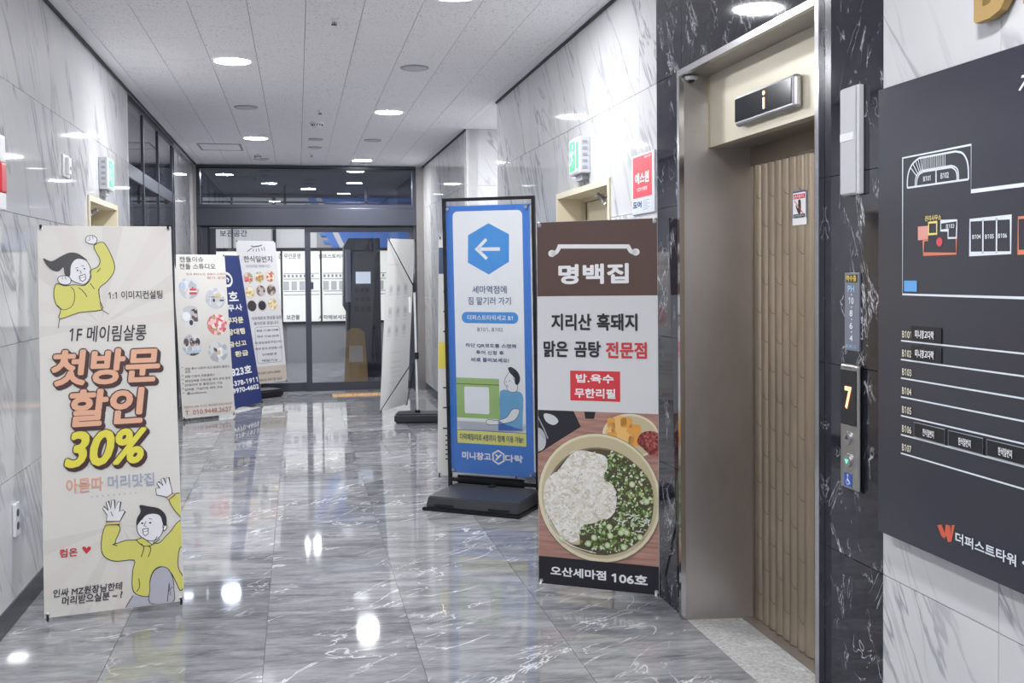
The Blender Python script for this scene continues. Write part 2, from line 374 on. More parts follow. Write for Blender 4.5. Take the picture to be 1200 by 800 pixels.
grid_slab('floor_tile_field', XL-.05, XR, Y0, 4.83-3*TP, 5, 11, -.01, 0, FM, fl)
grid_slab('floor_tile_field', XR+.003, 3.9, 8.70, 10.35, 4, 3, -.01, 0, FM, fl)
grid_slab('floor_tile_field', -2.4, 4.0, 14.3, 19.0, 10, 8, -.01, 0, FM, fl)
bx('floor_extension', FGROUT, fl, -2.6, XL-.3, 14.0, 22, -.06, -.0045)
# ceiling
ce = bx('ceiling', CGROUT, None, XL-.3, 4.0, Y0, 14.3, H+.012, H+.1); tag(ce, kind='structure')
cx = [-1.172+.3095*k for k in range(10)]; PY = .66
bm = bmesh.new()
def cbox(x0, x1, y0, y1):
    bm = bmesh.new(); g = .0016; box(bm, -(x1-x0)/2+g, (x1-x0)/2-g, -(y1-y0)/2+g, (y1-y0)/2-g, 0, .012); o = obj('ceiling_tile', bm, CB, ce); o.location = ((x0+x1)/2, (y0+y1)/2, H)
for i in range(9):
    ph = 6.34 if i % 2 == 0 else 6.01
    ys = [ph+PY*k for k in range(-3, 13)]; ys = [y for y in ys if 4.6 < y < 14.05]+[14.08]
    lo = 4.35 if i % 2 == 0 else 4.02
    ys = [y for y in [ph+PY*k for k in range(-3, 13)] if y < 14.0]+[14.08]
    for a, b in zip(ys, ys[1:]): cbox(cx[i], cx[i+1], a, b)
    grid_slab('ceiling_tile_field', cx[i], cx[i+1], Y0, ys[0], 1, 13, H, H+.012, CB, ce)
for nm, a in (('ceiling_edge_strip', (XL-.03, cx[0]-.002)), ('ceiling_edge_strip', (cx[9]+.002, XR))):
    bx(nm, mat('ceiling_strip', (238, 238, 241), .85), ce, a[0], a[1], Y0, 14.08, H, H+.012)
grid_slab('ceiling_tile_field', XR, 3.9, 8.70, 10.35, 7, 3, H, H+.012, CB, ce)
# small screws beside the tile joints
bm = bmesh.new()
for i in range(10):
    for k in range(28):
        y = 5.2+.33*k+rnd.uniform(-.02, .02); box(bm, cx[i]+.012, cx[i]+.018, y, y+.006, H-.0006, H)
o = obj('tile_screw', bm, DARKP, ce); o['kind'] = 'stuff'

# ---------------------------------------------------------------- ceiling fittings
def downlight(x, y, label):
    e = empty('downlight', (x, y, H), label=label, cat='ceiling light', group='round downlights in the ceiling')
    bm = bmesh.new(); n = 40
    prof = [(.118, -.001), (.127, -.005), (.133, -.0005)]; rings = [[bm.verts.new((r*math.cos(k*math.tau/n), r*math.sin(k*math.tau/n), z)) for k in range(n)] for r, z in prof]
    for A, B in zip(rings, rings[1:]):
        for k in range(n): bm.faces.new((A[k], A[(k+1) % n], B[(k+1) % n], B[k]))
    obj('trim_ring', bm, WHITEP, e, True)
    bm = bmesh.new(); vs_ = [bm.verts.new((.118*math.cos(k*math.tau/n), .118*math.sin(k*math.tau/n), -.0016)) for k in range(n)]; bm.faces.new(vs_[::-1]); obj('diffuser', bm, LED, e)
out_lab = {(-.411, 3.35): 'ceiling downlight above the viewer, between the salon banner and the elevator', (.825, 1.5): 'ceiling downlight above the viewer beside the directory board', (-.411, -.6): 'ceiling downlight just behind the viewer', (.825, -2.5): 'ceiling downlight at the lobby end behind the viewer', (2.9, 9.5): 'ceiling downlight in the side hall behind the wall corner'}
lab = {(-.411, 7.33): 'bright round downlight, largest of the two in the row over the salon banner side', (-.411, 11.35): 'smaller round downlight near the access panel by the glass doors',
       (.825, 9.40): 'bright round downlight in the row near the return wall corner', (.825, 13.36): 'round downlight just in front of the dark glass door header', (.825, 5.42): 'warm downlight cut by the upper edge of the picture'}
for p in [(-.411, 3.35), (-.411, 7.33), (-.411, 11.35), (.825, 5.42), (.825, 9.40), (.825, 13.36), (.825, 1.5), (-.411, -.6), (.825, -2.5), (2.9, 9.5)]:
    downlight(p[0], p[1], lab.get(p) or out_lab[p])
def speaker(x, y, r, label):
    e = empty('ceiling_speaker', (x, y, H), label=label, cat='speaker', group='round ceiling speakers')
    bm = bmesh.new(); lathe(bm, [(r, 0), (r, -.006), (r-.012, -.010), (r-.016, -.006)], 36); obj('rim', bm, GREYP, e, False)
    bm = bmesh.new(); lathe(bm, [(r-.017, -.004), (r-.017, -.0072), (.001, -.009)], 36); obj('grille', bm, mat('speaker_grille', (196, 196, 200), .6), e)
speaker(.831, 7.35, .10, 'round pale ceiling speaker near the return wall corner, largest in view')
speaker(-.414, 9.27, .10, 'round pale ceiling speaker between the two downlights on the salon banner side')
speaker(.82, 11.33, .095, 'flat round speaker between the two farther downlights')
speaker(.214, 11.34, .08, 'small round cover in the middle ceiling strip, behind the smoke detector')
speaker(.216, 12.05, .08, 'small round cover in the middle ceiling strip, last before the sprinkler')
speaker(-.42, 13.31, .095, 'round speaker close to the glass entrance header')
def sprinkler(x, y, label):
    e = empty('sprinkler', (x, y, H), label=label, cat='sprinkler', group='ceiling sprinklers')
    bm = bmesh.new(); lathe(bm, [(.028, 0), (.026, -.006), (.012, -.008), (.009, -.02)], 20); obj('escutcheon', bm, WHITEP, e)
    bm = bmesh.new(); tube(bm, (0, 0, -.02), (0, 0, -.034), .004); lathe(bm, [(.017, -.034), (.017, -.037)], 14); tube(bm, (.008, 0, -.014), (.012, 0, -.034), .0018, 6); tube(bm, (-.008, 0, -.014), (-.012, 0, -.034), .0018, 6); obj('deflector', bm, DARKP, e)
sprinkler(.226, 6.03, 'dark-tipped ceiling sprinkler nearest the camera'); sprinkler(.217, 9.36, 'sprinkler just before the domed smoke detector'); sprinkler(.186, 12.68, 'sprinkler near the glass door header')
def detector(x, y, r, label):
    e = empty('smoke_detector', (x, y, H), label=label, cat='smoke detector', group='domed detectors')
    bm = bmesh.new(); lathe(bm, [(r, 0), (r, -.012), (r*.93, -.016)], 28); obj('mount', bm, WHITEP, e)
    bm = bmesh.new(); lathe(bm, [(r*.75, -.014), (r*.72, -.034), (r*.5, -.046), (.004, -.05)], 28); obj('dome', bm, WHITEP, e)
    bm = bmesh.new()
    for k in range(12): a = k*math.tau/12; box(bm, r*.76*math.cos(a)-.004, r*.76*math.cos(a)+.004, r*.76*math.sin(a)-.004, r*.76*math.sin(a)+.004, -.032, -.018)
    obj('vent_slot', bm, DARKP, e)
detector(.205, 10.12, .065, 'domed smoke detector in the middle ceiling strip'); detector(-.444, 12.85, .05, 'small detector beside the speaker close to the glass doors')
e = empty('access_panel', (-.825, 12.15, H), label='rectangular ceiling access panel with grey frame near the glass doors', cat='access panel')
bm = bmesh.new(); a, b, t = .235, .30, .02
for q in ((-a, a, -b, -b+t), (-a, a, b-t, b), (-a, -a+t, -b+t, b-t), (a-t, a, -b+t, b-t)): box(bm, *q, -.006, 0)
obj('panel_frame', bm, mat('panel_frame_grey', (150, 150, 156), .5), e); bx('hatch', WHITEP, e, -a+t+.003, a-t-.003, -b+t+.003, b-t-.003, -.003, 0)

# ---------------------------------------------------------------- left storefront (dark glazed)
sf = empty('window_1', (XL-.02, 8.545, 0), 90, kind='structure')
L_ = 11.83-8.545
for a, b, c, d in ((0, L_, 2.352, 2.46), (0, L_, 2.955, H), (0, L_, 0, .10)): bx('transom', CHAR if c != 2.352 else BLACKM, sf, a, b, 0, .03, c, d)
for x in (0, .95, 1.94, 3.09, L_-.05): bx('mullion', CHAR, sf, x, x+.035, -.004, .02, .10, 2.955)
for a, b in ((.045, .95), (.995, 1.94), (1.985, 3.09)):
    bx('glass_pane', SGLASS, sf, a-.009, b, .008, .014, .10, 2.352); bx('glass_pane', SGLASS, sf, a-.009, b, .008, .014, 2.46, 2.955)
    bx('painted_reflection', mat('reflection_grey', (232, 233, 236), .6), sf, a+.02, b-.42, .03, .034, .12, 2.30); bx('painted_reflection', MATS['reflection_grey'], sf, a+.02, b-.36, .03, .034, 2.47, 2.94); bx('painted_reflection', mat('reflection_dim_grey', (150, 152, 160), .6), sf, b-.35, b-.02, .03, .034, 2.47, 2.94)  # pale plates behind the panes paint in the grey reflections of the glass
bx('stone_edge', WM, sf, -.035, -.002, -.022, .0, 0, H-.02)
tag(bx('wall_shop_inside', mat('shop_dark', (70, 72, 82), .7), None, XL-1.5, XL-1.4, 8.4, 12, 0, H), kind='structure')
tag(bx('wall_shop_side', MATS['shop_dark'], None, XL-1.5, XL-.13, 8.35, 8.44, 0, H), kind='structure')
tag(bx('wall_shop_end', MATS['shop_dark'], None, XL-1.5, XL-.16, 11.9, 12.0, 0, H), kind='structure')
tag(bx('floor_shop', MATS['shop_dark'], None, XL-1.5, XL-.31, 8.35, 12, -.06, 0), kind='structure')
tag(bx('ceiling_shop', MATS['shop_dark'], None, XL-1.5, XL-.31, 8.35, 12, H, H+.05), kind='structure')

# ---------------------------------------------------------------- cream doors in both walls
def side_door(name, loc, yaw, wd, ht, hinge):
    e = empty(name, loc, yaw, kind='structure')
    bm = bmesh.new(); prism(bm, [(-.035, 0), (-.035, ht+.035), (wd+.035, ht+.035), (wd+.035, 0), (wd, 0), (wd, ht), (0, ht), (0, 0)], -.012, .24); obj('door_frame', bm, CREAM, e)
    bx('door_stop', CREAM_D, e, 0, .02, .155, .175, 0, ht); bx('door_stop', CREAM_D, e, wd-.02, wd, .155, .175, 0, ht); bx('door_stop', CREAM_D, e, 0, wd, .155, .175, ht-.02, ht)
    bx('door_leaf', CREAM, e, .024, wd-.024, .18, .22, .01, ht-.024)
    bx('gasket', CHARD, e, .0201, .026, .176, .1795, .01, ht-.024)
    bx('door_closer', GREYP, e, wd-.42 if hinge else .14, wd-.14 if hinge else .42, .12, .18, ht-.20, ht-.14, .008)
    x = wd-.36 if hinge else .36
    tb('closer_arm', ALU, e, [((x, .13, ht-.13), (x+(.17 if hinge else -.17), .03, ht-.085), .011), ((x+(.17 if hinge else -.17), .03, ht-.085), (x+.05, .06, ht-.055), .011), ((x+.05, .02, ht-.03), (x+.05, .06, ht-.055), .016)])
    h = .06 if hinge else wd-.12
    bm = bmesh.new(); tube(bm, (h+.03, .18, 1.0), (h+.03, .13, 1.0), .01); tube(bm, (h+.03, .13, 1.0), (h+.14 if hinge else h-.08, .13, 1.0), .01); obj('handle', bm, ALU, e)
    return e
side_door('door_1', (XL, 6.915, 0), 90, .98, 2.035, False)
side_door('door_2', (XR, 6.585, 0), -90, 1.11, 2.035, True)

# ---------------------------------------------------------------- entrance with sliding glass doors
YD = 14.0
dr = empty('door_3', (0, YD, 0), 0, kind='structure')
XA, XB = -1.262, 1.578
bx('header_profile', CHAR, dr, XA, XB, -.02, .14, 2.448, 2.492); bx('header_box', CHAR, dr, XA, XB, -.045, .16, 2.215, 2.445, .004)
bx('track_gap', CHARD, dr, XA+.03, XB-.03, .02, .14, 2.195, 2.215)
bx('top_rail', CHARD, dr, XA, XB, -.01, .14, 2.955, 2.975); bx('top_rail', CHAR, dr, XA, XB, .0, .14, 2.975, 3.0)
bx('side_frame', CHAR, dr, XA, XA+.045, 0, .14, 0, 2.955); bx('side_frame', CHAR, dr, XB-.045, XB, 0, .14, 0, 2.955)
bx('inner_frame', CHAR, dr, XA+.052, XA+.125, .02, .12, 0.0, 2.195); bx('inner_frame', CHARD, dr, XA+.125, XA+.15, .03, .11, 0.0, 2.195)
bx('transom_pane', DGLASS, dr, XA+.045, XB-.045, .066, .074, 2.492, 2.955)
for x0, x1, y in ((XA+.15, .175, .095), (.10, XB-.045, .045)):
    nm = 'sliding_leaf'; bm = bmesh.new()
    box(bm, x0, x0+.075, y-.02, y+.02, .02, 2.19); box(bm, x1-.06, x1, y-.02, y+.02, .02, 2.19); box(bm, x0+.075, x1-.06, y-.02, y+.02, .02, .135); box(bm, x0+.075, x1-.06, y-.02, y+.02, 2.175 if x0 < 0 else 2.13, 2.19)
    lf = obj('sliding_leaf', bm, CHAR, dr); bx('glass_pane', GLASS, lf, x0+.075, x1-.06, y-.004, y+.004, .135, 2.175 if x0 < 0 else 2.13)
for x in (XL-.03, XB+.002): bx('steel_jamb', STEEL, dr, x, (XA-.002 if x < 0 else XR), -.02, .2, 0, H)
# beyond the doors
ro = 19.0
wf = bx('wall_far', GREYW, None, -2.6, 4.0, ro+.02, ro+.15, 0, H); tag(wf, kind='structure')
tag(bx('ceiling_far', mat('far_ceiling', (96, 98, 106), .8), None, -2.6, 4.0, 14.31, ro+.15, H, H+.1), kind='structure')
tag(bx('wall_far_left', GREYW, None, -2.7, -2.6, 14.2, ro, 0, H), kind='structure'); tag(bx('wall_far_right', GREYW, None, 4.0, 4.1, 14.2, ro, 0, H), kind='structure')
tag(bx('wall_entrance_left', GREYW, None, -2.6, XL-.13, 14.1, 14.2, 0, H), kind='structure'); tag(bx('wall_entrance_right', GREYW, None, XR+.13, 4.0, 14.1, 14.2, 0, H), kind='structure')
BLUE_S = mat('sign_blue', (58, 100, 168), .4, emit=.5); PALE = mat('sign_grey_panel', (176, 176, 174), .5, emit=.45); LBX = mat('lightbox_white', (232, 232, 222), .4, emit=.6); NAVYT = mat('navy_print', (40, 52, 84), .5)
sw = empty('shop_sign_wall', (0, ro, 0), 0, label='backlit storage shop front with grey, blue and white sign panels behind the glass doors', cat='shop sign')
bx('grey_sign', PALE, sw, -2.3, .35, 0, .018, 2.06, 2.95); bm = bmesh.new(); prism(bm, [(.20, 2.95), (.62, 2.06), (3.6, 2.06), (3.6, 2.95)], -.004, .018); obj('blue_sign', bm, BLUE_S, sw)
a = Art('blue_bar', sw, -.006)
for k in range(6): zz = 2.84-.13*k; xx = .20+(2.95-zz)*.47; a.poly([(xx-.10, zz), (xx+.02, zz), (xx+.05, zz-.06), (xx-.07, zz-.06)], BLUE_S, 1)
a.poly([(.34, 2.95), (.44, 2.95), (.86, 2.06), (.76, 2.06)], PALE, 2); a.done()
for x0, x1 in ((-2.2, -.29), (-.26, .40), (.43, 1.15), (1.18, 3.5)): bx('lightbox_panel', LBX, sw, x0, x1, -.03, .018, .74, 2.00)
bm = bmesh.new()
for q in ((-2.3, 3.6, .70, .735), (-2.3, 3.6, 2.005, 2.055)): box(bm, q[0], q[1], -.05, .018, q[2], q[3])
for x in (-2.22, -.29, -.30+.7, 1.15): box(bm, x, x+.03, -.05, .018, .735, 2.005)
box(bm, -1.13, -1.10, -.05, .018, 2.055, 2.95); box(bm, -.42, -.36, -.05, .018, 2.055, 2.95)
obj('sign_frame', bm, BLACKM, sw)
txt(sw, '보관공간', (-1.3282,-0.8603,2.2602,2.3782), NAVYT, .02, -.008)
txt(sw, '간 무인운영', (-0.3269,0.0572,1.8669,1.9561), NAVYT, .015, -.034); txt(sw, '셀프스토리지', (0.3727,0.8387,1.8702,1.9444), NAVYT, .015, -.034)
txt(sw, '보관물', (-0.2022,0.0297,0.7755,0.8631), NAVYT, .02, -.034); txt(sw, '시작해보세요', (0.3606,0.8617,0.7691,0.8489), NAVYT, .02, -.034)
a = Art('building_drawing', sw, -.032); LG = mat('pale_print_grey', (158, 160, 166), .5)
for x0, x1 in ((-2.1, -.4), (-.24, .38), (.46, 1.13), (1.3, 3.3)):
    for z in (1.60, 1.50, 1.28, 1.22): a.line([(x0, z), (x1, z)], .012, LG)
    n = int((x1-x0)/.07)
    for k in range(n): xx = x0+.07*k; a.poly([(xx, 1.53), (xx+.035, 1.53), (xx+.035, 1.58), (xx, 1.58)], LG, 1); 
    for k in range(n//2): xx = x0+.14*k; a.poly(rrect(xx, xx+.09, 1.30, 1.46, .005, 1), mat('faint_print', (214, 215, 214), .5), 1); a.line([(xx, 1.30), (xx, 1.46)], .006, LG, 2)
    a.poly(rrect(x0+.42, x0+.52, 1.32, 1.44, .004, 1), NAVYT, 3)
a.done()
for k in range(3):
    x0 = -2.2+k*2.0; tag(bx('trim_%d' % (k+1), GREYW, None, x0, x0+1.95, ro-.01, ro+.019, 0.0005, .69), kind='structure')
# bulkhead rails seen through the transom
e = empty('ceiling_rail', (0, 17.2, H), 0, label='dark overhead pipe rail hung beyond the glass transom', cat='rail')
bm = bmesh.new()
for z in (-.42, -.28): box(bm, -1.9, 3.2, 0, .03, z, z+.03)
obj('rail_bar', bm, DARKP, e)
for x in (-1.5, -.2, 1.1, 2.4): bx('hanger', DARKP, e, x, x+.04, 0, .03, -.42, 0)
downlight(-1.8, 17.6, 'added fill downlight far beyond the glass doors, close to the storage sign'); downlight(.2, 17.8, 'added fill downlight beyond the glass doors, centred before the lightbox panels'); downlight(-1.0, 15.4, 'added fill downlight beyond the glass doors, on the storage sign side'); downlight(.9, 16.6, 'added fill downlight beyond the glass doors, above the kiosk')  # these downlights are added to brighten the space beyond the doors
# kiosk
kx, ky = .985, 16.0
k_ = empty('self_service_kiosk', (kx, ky, 0), 0, label='tall dark self-service kiosk with a small white screen behind the glass doors', cat='kiosk')
bm = bmesh.new(); prism(bm, [(-.26, 0), (-.26, 1.0), (-.31, 1.1), (-.29, 2.0), (-.22, 2.12), (.26, 2.12), (.26, 0)], 0, .35); obj('cabinet', bm, mat('kiosk_grey', (62, 66, 78), .35), k_)
bx('side_stripe', GREYP, k_, -.275, -.19, -.006, 0, 1.15, 1.95); bx('screen', mat('kiosk_screen', (205, 215, 225), .3, emit=.8), k_, -.115, .11, -.008, 0, 1.43, 1.61)
for z in (1.30, 1.16):
    for k in range(3): bx('button_plate', BLACK, k_, -.13+.08*k, -.07+.08*k, -.01, 0, z, z+.06)
for z in (1.0,):
    for k in range(3): bx('tray_slot', BLACK, k_, -.14+.09*k, -.07+.09*k, -.01, 0, z, z+.08)
g = empty('folding_sign', (.83, 15.5, 0), 0, label='tan folding floor sign with a pale notice, in front of the dark kiosk', cat='floor sign')
TAN = mat('tan_board', (150, 120, 72), .5)
bm = bmesh.new(); prism(bm, [(-.17, 0), (-.13, .72), (-.06, .78), (.06, .78), (.13, .72), (.17, 0)], -.02, .0); o = obj('front_panel', bm, TAN, g); o.rotation_euler = (-.12, 0, 0); o.location = (0, -.09, 0)
bm = bmesh.new(); prism(bm, [(-.17, 0), (-.13, .72), (-.06, .78), (.06, .78), (.13, .72), (.17, 0)], 0, .02); o = obj('rear_panel', bm, TAN, g); o.rotation_euler = (.12, 0, 0); o.location = (0, .09, 0)
o = bx('notice', mat('notice_grey', (170, 165, 150), .5), g, -.10, .10, -.0225, -.0205, .28, .52); o.rotation_euler = (-.12, 0, 0); o.location = (0, -.09, 0)
# tactile strip
ts = empty('tactile_strip', (.75, 13.58, 0), 0, label='orange tactile guide strip on the floor before the glass doors', cat='tactile paving')
ORG = mat('tactile_orange', (205, 160, 110), .5)
bx('strip_plate', ORG, ts, -.33, .33, -.15, .15, .0004, .006); bm = bmesh.new()
for i in range(14):
    for j in range(6): lathe(bm, [(.015, .006), (.012, .011)], 8, (-.305+.047*i, -.125+.05*j, 0))
o = obj('stud', bm, ORG, ts); o['kind'] = 'stuff'

# ---------------------------------------------------------------- elevator
el = empty('elevator_frame', (XR, 4.376, 0), -90, label='stainless steel elevator doorway frame set in the black marble wall', cat='elevator')
W_ = 1.276; TZ = 2.44
bm = bmesh.new(); prism(bm, [(0, 0), (0, TZ), (W_, TZ), (W_, 0), (W_-.026, 0), (W_-.026, TZ-.026), (.026, TZ-.026), (.026, 0)], -.022, .0005); obj('rim', bm, RIM, el)
def quadprism(name, mt, pts, z0, z1):   # plan polygon x,y extruded in z
    bm = bmesh.new(); a = [bm.verts.new((x, y, z0)) for x, y in pts]; b = [bm.verts.new((x, y, z1)) for x, y in pts]; n = len(pts)
    bm.faces.new(a[::-1]); bm.faces.new(b)
    for i in range(n): bm.faces.new((a[i], a[(i+1) % n], b[(i+1) % n], b[i]))
    bmesh.ops.recalc_face_normals(bm, faces=bm.faces[:]); return obj(name, bm, mt, el)
quadprism('jamb', STEEL, [(.0, 0.001), (.026, 0.001), (.066, .30), (.066, .34), (.0, .34)], 0, TZ)
quadprism('jamb', STEEL, [(W_, 0.001), (W_-.026, 0.001), (W_-.13, .30), (W_-.13, .34), (W_, .34)], 0, TZ)
bx('head_soffit', STEEL, el, .0262, W_-.0262, .001, .34, TZ-.026, TZ)
TPNL = bx('transom_panel', PANEL, el, .030, W_-.05, .112, .16, 2.10, TZ-.027); bx('transom_edge', mat('transom_edge', (196, 180, 150), .4, .3), el, .0285, .052, .108, .1115, 2.10, TZ-.027)
bx('transom_soffit', STEEL, el, .04, W_-.06, .16, .30, 2.10, 2.125)
bx('door_header', mat('door_header', (120, 108, 92), .35, .8), el, .066, W_-.13, .296, .33, 2.02, 2.10)
# fluted bronze leaves
def leaf(x0, x1, name='door_leaf'):
    bm = bmesh.new(); n = int(round((x1-x0)/.006)); top, bot = [], []
    for i in range(n+1):
        x = x0+(x1-x0)*i/n; ph = (x-x0)/.066; y = .318-.014*abs(math.sin(ph*math.pi))**.7
        if i in (0, n): y = .318
        top.append(bm.verts.new((x, y, 2.02))); bot.append(bm.verts.new((x, y, .006)))
    for i in range(n): bm.faces.new((bot[i], bot[i+1], top[i+1], top[i]))
    b0, b1 = bm.verts.new((x0, .335, .006)), bm.verts.new((x1, .335, .006)); t0, t1 = bm.verts.new((x0, .335, 2.02)), bm.verts.new((x1, .335, 2.02))
    bm.faces.new((b0, bot[0], top[0], t0)); bm.faces.new((bot[-1], b1, t1, top[-1])); bm.faces.new((b1, b0, t0, t1)); bm.faces.new([t0]+top+[t1]); bm.faces.new([b1]+bot[::-1]+[b0])
    o = obj(name, bm, BRONZE, el); 
    # engraved scale marks
    bm = bmesh.new(); k = 0
    r2 = random.Random(int(x0*1000))
    z = .12
    while z < 1.98:
        for c in range(int((x1-x0)/.066)):
            if (c+k) % 2: continue
            xc = x0+.066*(c+1)
            if xc > x1-.04: continue
            for s in (-1, 1):
                for q in range(5):
                    t, t2 = q/5, (q+1)/5; fx = lambda t: xc+s*.030*t; fz = lambda t: z+.030*t*t; fy = lambda t: .3165-.014*abs(math.sin((fx(t)-x0)/.066*math.pi))**.7
                    v = [bm.verts.new((fx(t), fy(t), fz(t)-.0016)), bm.verts.new((fx(t2), fy(t2), fz(t2)-.0016)), bm.verts.new((fx(t2), fy(t2), fz(t2)+.0016)), bm.verts.new((fx(t), fy(t), fz(t)+.0016))]; bm.faces.new(v)
        z += .125; k += 1
    q_ = obj('engraving', bm, mat('engraved_line', (120, 98, 78), .5, .5), o); q_['kind'] = 'stuff'
    return o
leaf(.066, .603); leaf(.607, W_-.13)
bx('sill', ALU, el, .066, W_-.13, .25, .34, -.004, .004)
th = bx('floor_threshold', TH, None, XR+.004, XR+.254, 3.10, 4.37, -.0045, .0005); tag(th, kind='structure')
tag(bx('floor_shaft', FGROUT, None, XR+.255, XR+.4, 3.10, 4.37, -.05, -.005), kind='structure')
# floor display over the door
x0, x1, z0, z1 = (-3.9716,-3.4838,2.1112,2.2467)
dz0, dz1 = 2.135, 2.262
fd = empty('floor_display', (XR+.112, 0, 0), -90, label='dark rectangular floor display with silver edge on the cream transom above the elevator', cat='elevator display')
x0 -= 0.0; bx('housing', ALU, fd, x0-.01, x1+.02, -.035, 0, 2.140, 2.262, .012); bx('screen', mat('display_black', (16, 18, 28), .12), fd, x0, x1, -.038, -.0352, 2.158, 2.250)
txt(fd, '1', (x0+.262, x0+.276, 2.172, 2.215), mat('amber_light', (255, 214, 140), .4, emit=3), .02, -.040); a = Art('status_dot', fd, -.039); a.poly(ell(x0+.268, 2.232, .010, .008), MATS['amber_light'], 1); a.done()
# small camera in the frame corner
cm = empty('door_sensor', (XR+.03, 4.33, TZ-.03), -90, label='small white sensor dome in the upper corner of the elevator frame', cat='sensor')
bm = bmesh.new(); lathe(bm, [(.03, 0), (.03, -.008), (.022, -.016)], 20); obj('housing', bm, WHITEP, cm); bm = bmesh.new(); lathe(bm, [(.014, -.016), (.010, -.024), (.002, -.027)], 16); obj('lens', bm, BLACK, cm)
# sticker on the door
x0, x1, z0, z1 = (-3.9229,-3.804,1.7378,1.8738)
RED = mat('print_red', (214, 52, 58), .5); BLK = mat('print_black', (26, 26, 30), .5); WHT = mat('print_white', (238, 238, 240), .5); NAVY = mat('print_navy', (48, 66, 120), .5)
stk = empty('warning_sticker', (XR+.304, 0, 0), -90, label='small white no-touching sticker with red heading on the bronze elevator door', cat='sticker')
bx('sticker_sheet', WHT, stk, x0, x1, -.002, .0, z0, z1); ww, hh = x1-x0, z1-z0
a = Art('printed_hand', stk, -.0025)
a.poly(rrect(x0, x1, z0+hh*.2, z1, .006), NAVY, 0); a.poly(rrect(x0+.005, x1-.005, z0+hh*.2, z1-.006, .005), WHT, 1)
a.poly(rrect(x0+.010, x1-.010, z1-hh*.23, z1-hh*.09, .003), RED, 2)
hx, hz = x0+ww*.52, z0+hh*.50
a.poly(smooth_pts([(hx-.012, hz-.02), (hx-.03, hz+.008), (hx-.026, hz+.012), (hx-.010, hz), (hx-.010, hz+.028), (hx, hz+.034), (hx+.012, hz+.028), (hx+.014, hz-.008), (hx+.006, hz-.024)], 3), BLK, 3)
a.line([(hx-.04, hz+.03), (hx+.035, hz-.025)], .004, RED, 5); a.poly(rrect(x0+.010, x1-.010, z0+hh*.21, z0+hh*.32, .005), BLK, 3); a.done()
txt(stk, '손대지', (x0+.018, x1-.018, z1-hh*.21, z1-hh*.11), WHT, .02, -.0052); txt(stk, '손끼임주의', (x0+.018, x1-.018, z0+hh*.235, z0+hh*.295), WHT, .01, -.0052)

# ---------------------------------------------------------------- devices on the black marble
def devbox(name, label, cat, yn, yf, z0, z1, d):
    e = empty(name, (XR, 0, 0), -90, label=label, cat=cat); return e
cp = empty('call_panel', (XR, 2.918, 0), -90, label='slim steel elevator call panel showing a lit 7 and two round buttons', cat='call panel')
bx('back_plate', BLACK, cp, -.053, .055, -.006, 0, .872, 1.264); bx('face_plate', brushed('panel_steel', (196, 195, 194), .3, (30, 30, 3), .04), cp, -.054, .054, -.018, -.006, .876, 1.262, .006)
bx('screen', MATS['display_black'], cp, -.047, .044, -.0195, -.0181, 1.075, 1.245, .0006)
txt(cp, '7', (-.020, .020, 1.125, 1.195), mat('digit_light', (255, 176, 130), .4, emit=1.8), .035, -.0215); txt(cp, 'ELEVATOR', (-.030, .014, 1.2502, 1.2562), DARKP, .02, -.0190)
for z, lit in ((1.035, 0), (.965, 1)):
    bm = bmesh.new(); bmesh.ops.create_cone(bm, cap_ends=True, segments=28, radius1=.022, radius2=.020, depth=.008, matrix=Matrix.Translation((-.003, -.0205, z)) @ Matrix.Rotation(math.radians(90), 4, 'X')); bt = obj('call_button', bm, ALU, cp)
    a = Art('arrow', bt, -.0247); s = 1 if not lit else -1
    a.poly([(-.003, z+s*.011), (-.014, z-s*.004), (.008, z-s*.004)] if s > 0 else [(.008, z+.004), (-.014, z+.004), (-.003, z-.011)], (mat('arrow_green', (90, 220, 170), .4, emit=1.2) if lit else DARKP), 1); a.done()
a = Art('wheelchair_sign', cp, -.0184); a.poly(rrect(-.028, .018, .885, .925, .003), mat('sign_blue_print', (40, 84, 170), .4), 1)
a.poly(ell(-.006, .919, .0035, .0035, 10), WHT, 2); a.line([(-.006, .914), (-.005, .903), (.004, .902), (.008, .893)], .003, WHT, 3); a.line(ell(-.006, .898, .008, .008, 16), .002, WHT, 2, True); a.done()
fs = empty('floor_list_strip', (XR, 0, 0), -90, label='narrow grey strip listing even floors above the call panel', cat='sign')
x0, x1, z0, z1 = (-2.9649,-2.8802,1.3048,1.5449); GST = mat('strip_grey', (128, 132, 146), .35, .3); bx('strip_plate', GST, fs, x0, x1, -.006, 0, z0, z1, .001)
YEL = mat('print_yellow', (226, 200, 90), .5); LB = mat('print_pale_blue', (160, 205, 240), .5); H_ = z1-z0; cxs = (x0+x1)/2
a = Art('heading_block', fs, -.0064); a.poly([(x0+.008, z1-.006), (x1-.008, z1-.006), (x1-.008, z1-H_*.125), (x0+.008, z1-H_*.125)], mat('heading_dark', (70, 66, 52), .5), 0); a.done()
txt(fs, '짝수층', (x0+.012, x1-.012, z1-H_*.11, z1-H_*.03), YEL, .03, -.0085)
for s, f0, f1, hw, mm_ in (('PH', .165, .245, .019, LB), ('10', .315, .40, .015, WHT), ('8', .48, .56, .009, WHT), ('6', .64, .72, .009, WHT), ('4', .80, .88, .009, WHT), ('B1,B2,1,2', .925, .97, .03, LB)):
    txt(fs, s, (cxs-hw, cxs+hw, z1-H_*f1, z1-H_*f0), mm_, .02, -.0085)
a = Art('dot', fs, -.0064)
for f in (.28, .44, .60, .76): a.poly(rrect(cxs-.003, cxs+.003, z1-H_*f-.002, z1-H_*f+.002, .001, 1), WHT, 1)
a.done()
eg = empty('emergency_light', (XR, 2.91, 0), -90, label='white upright emergency lamp box on the black marble beside the elevator', cat='emergency light')
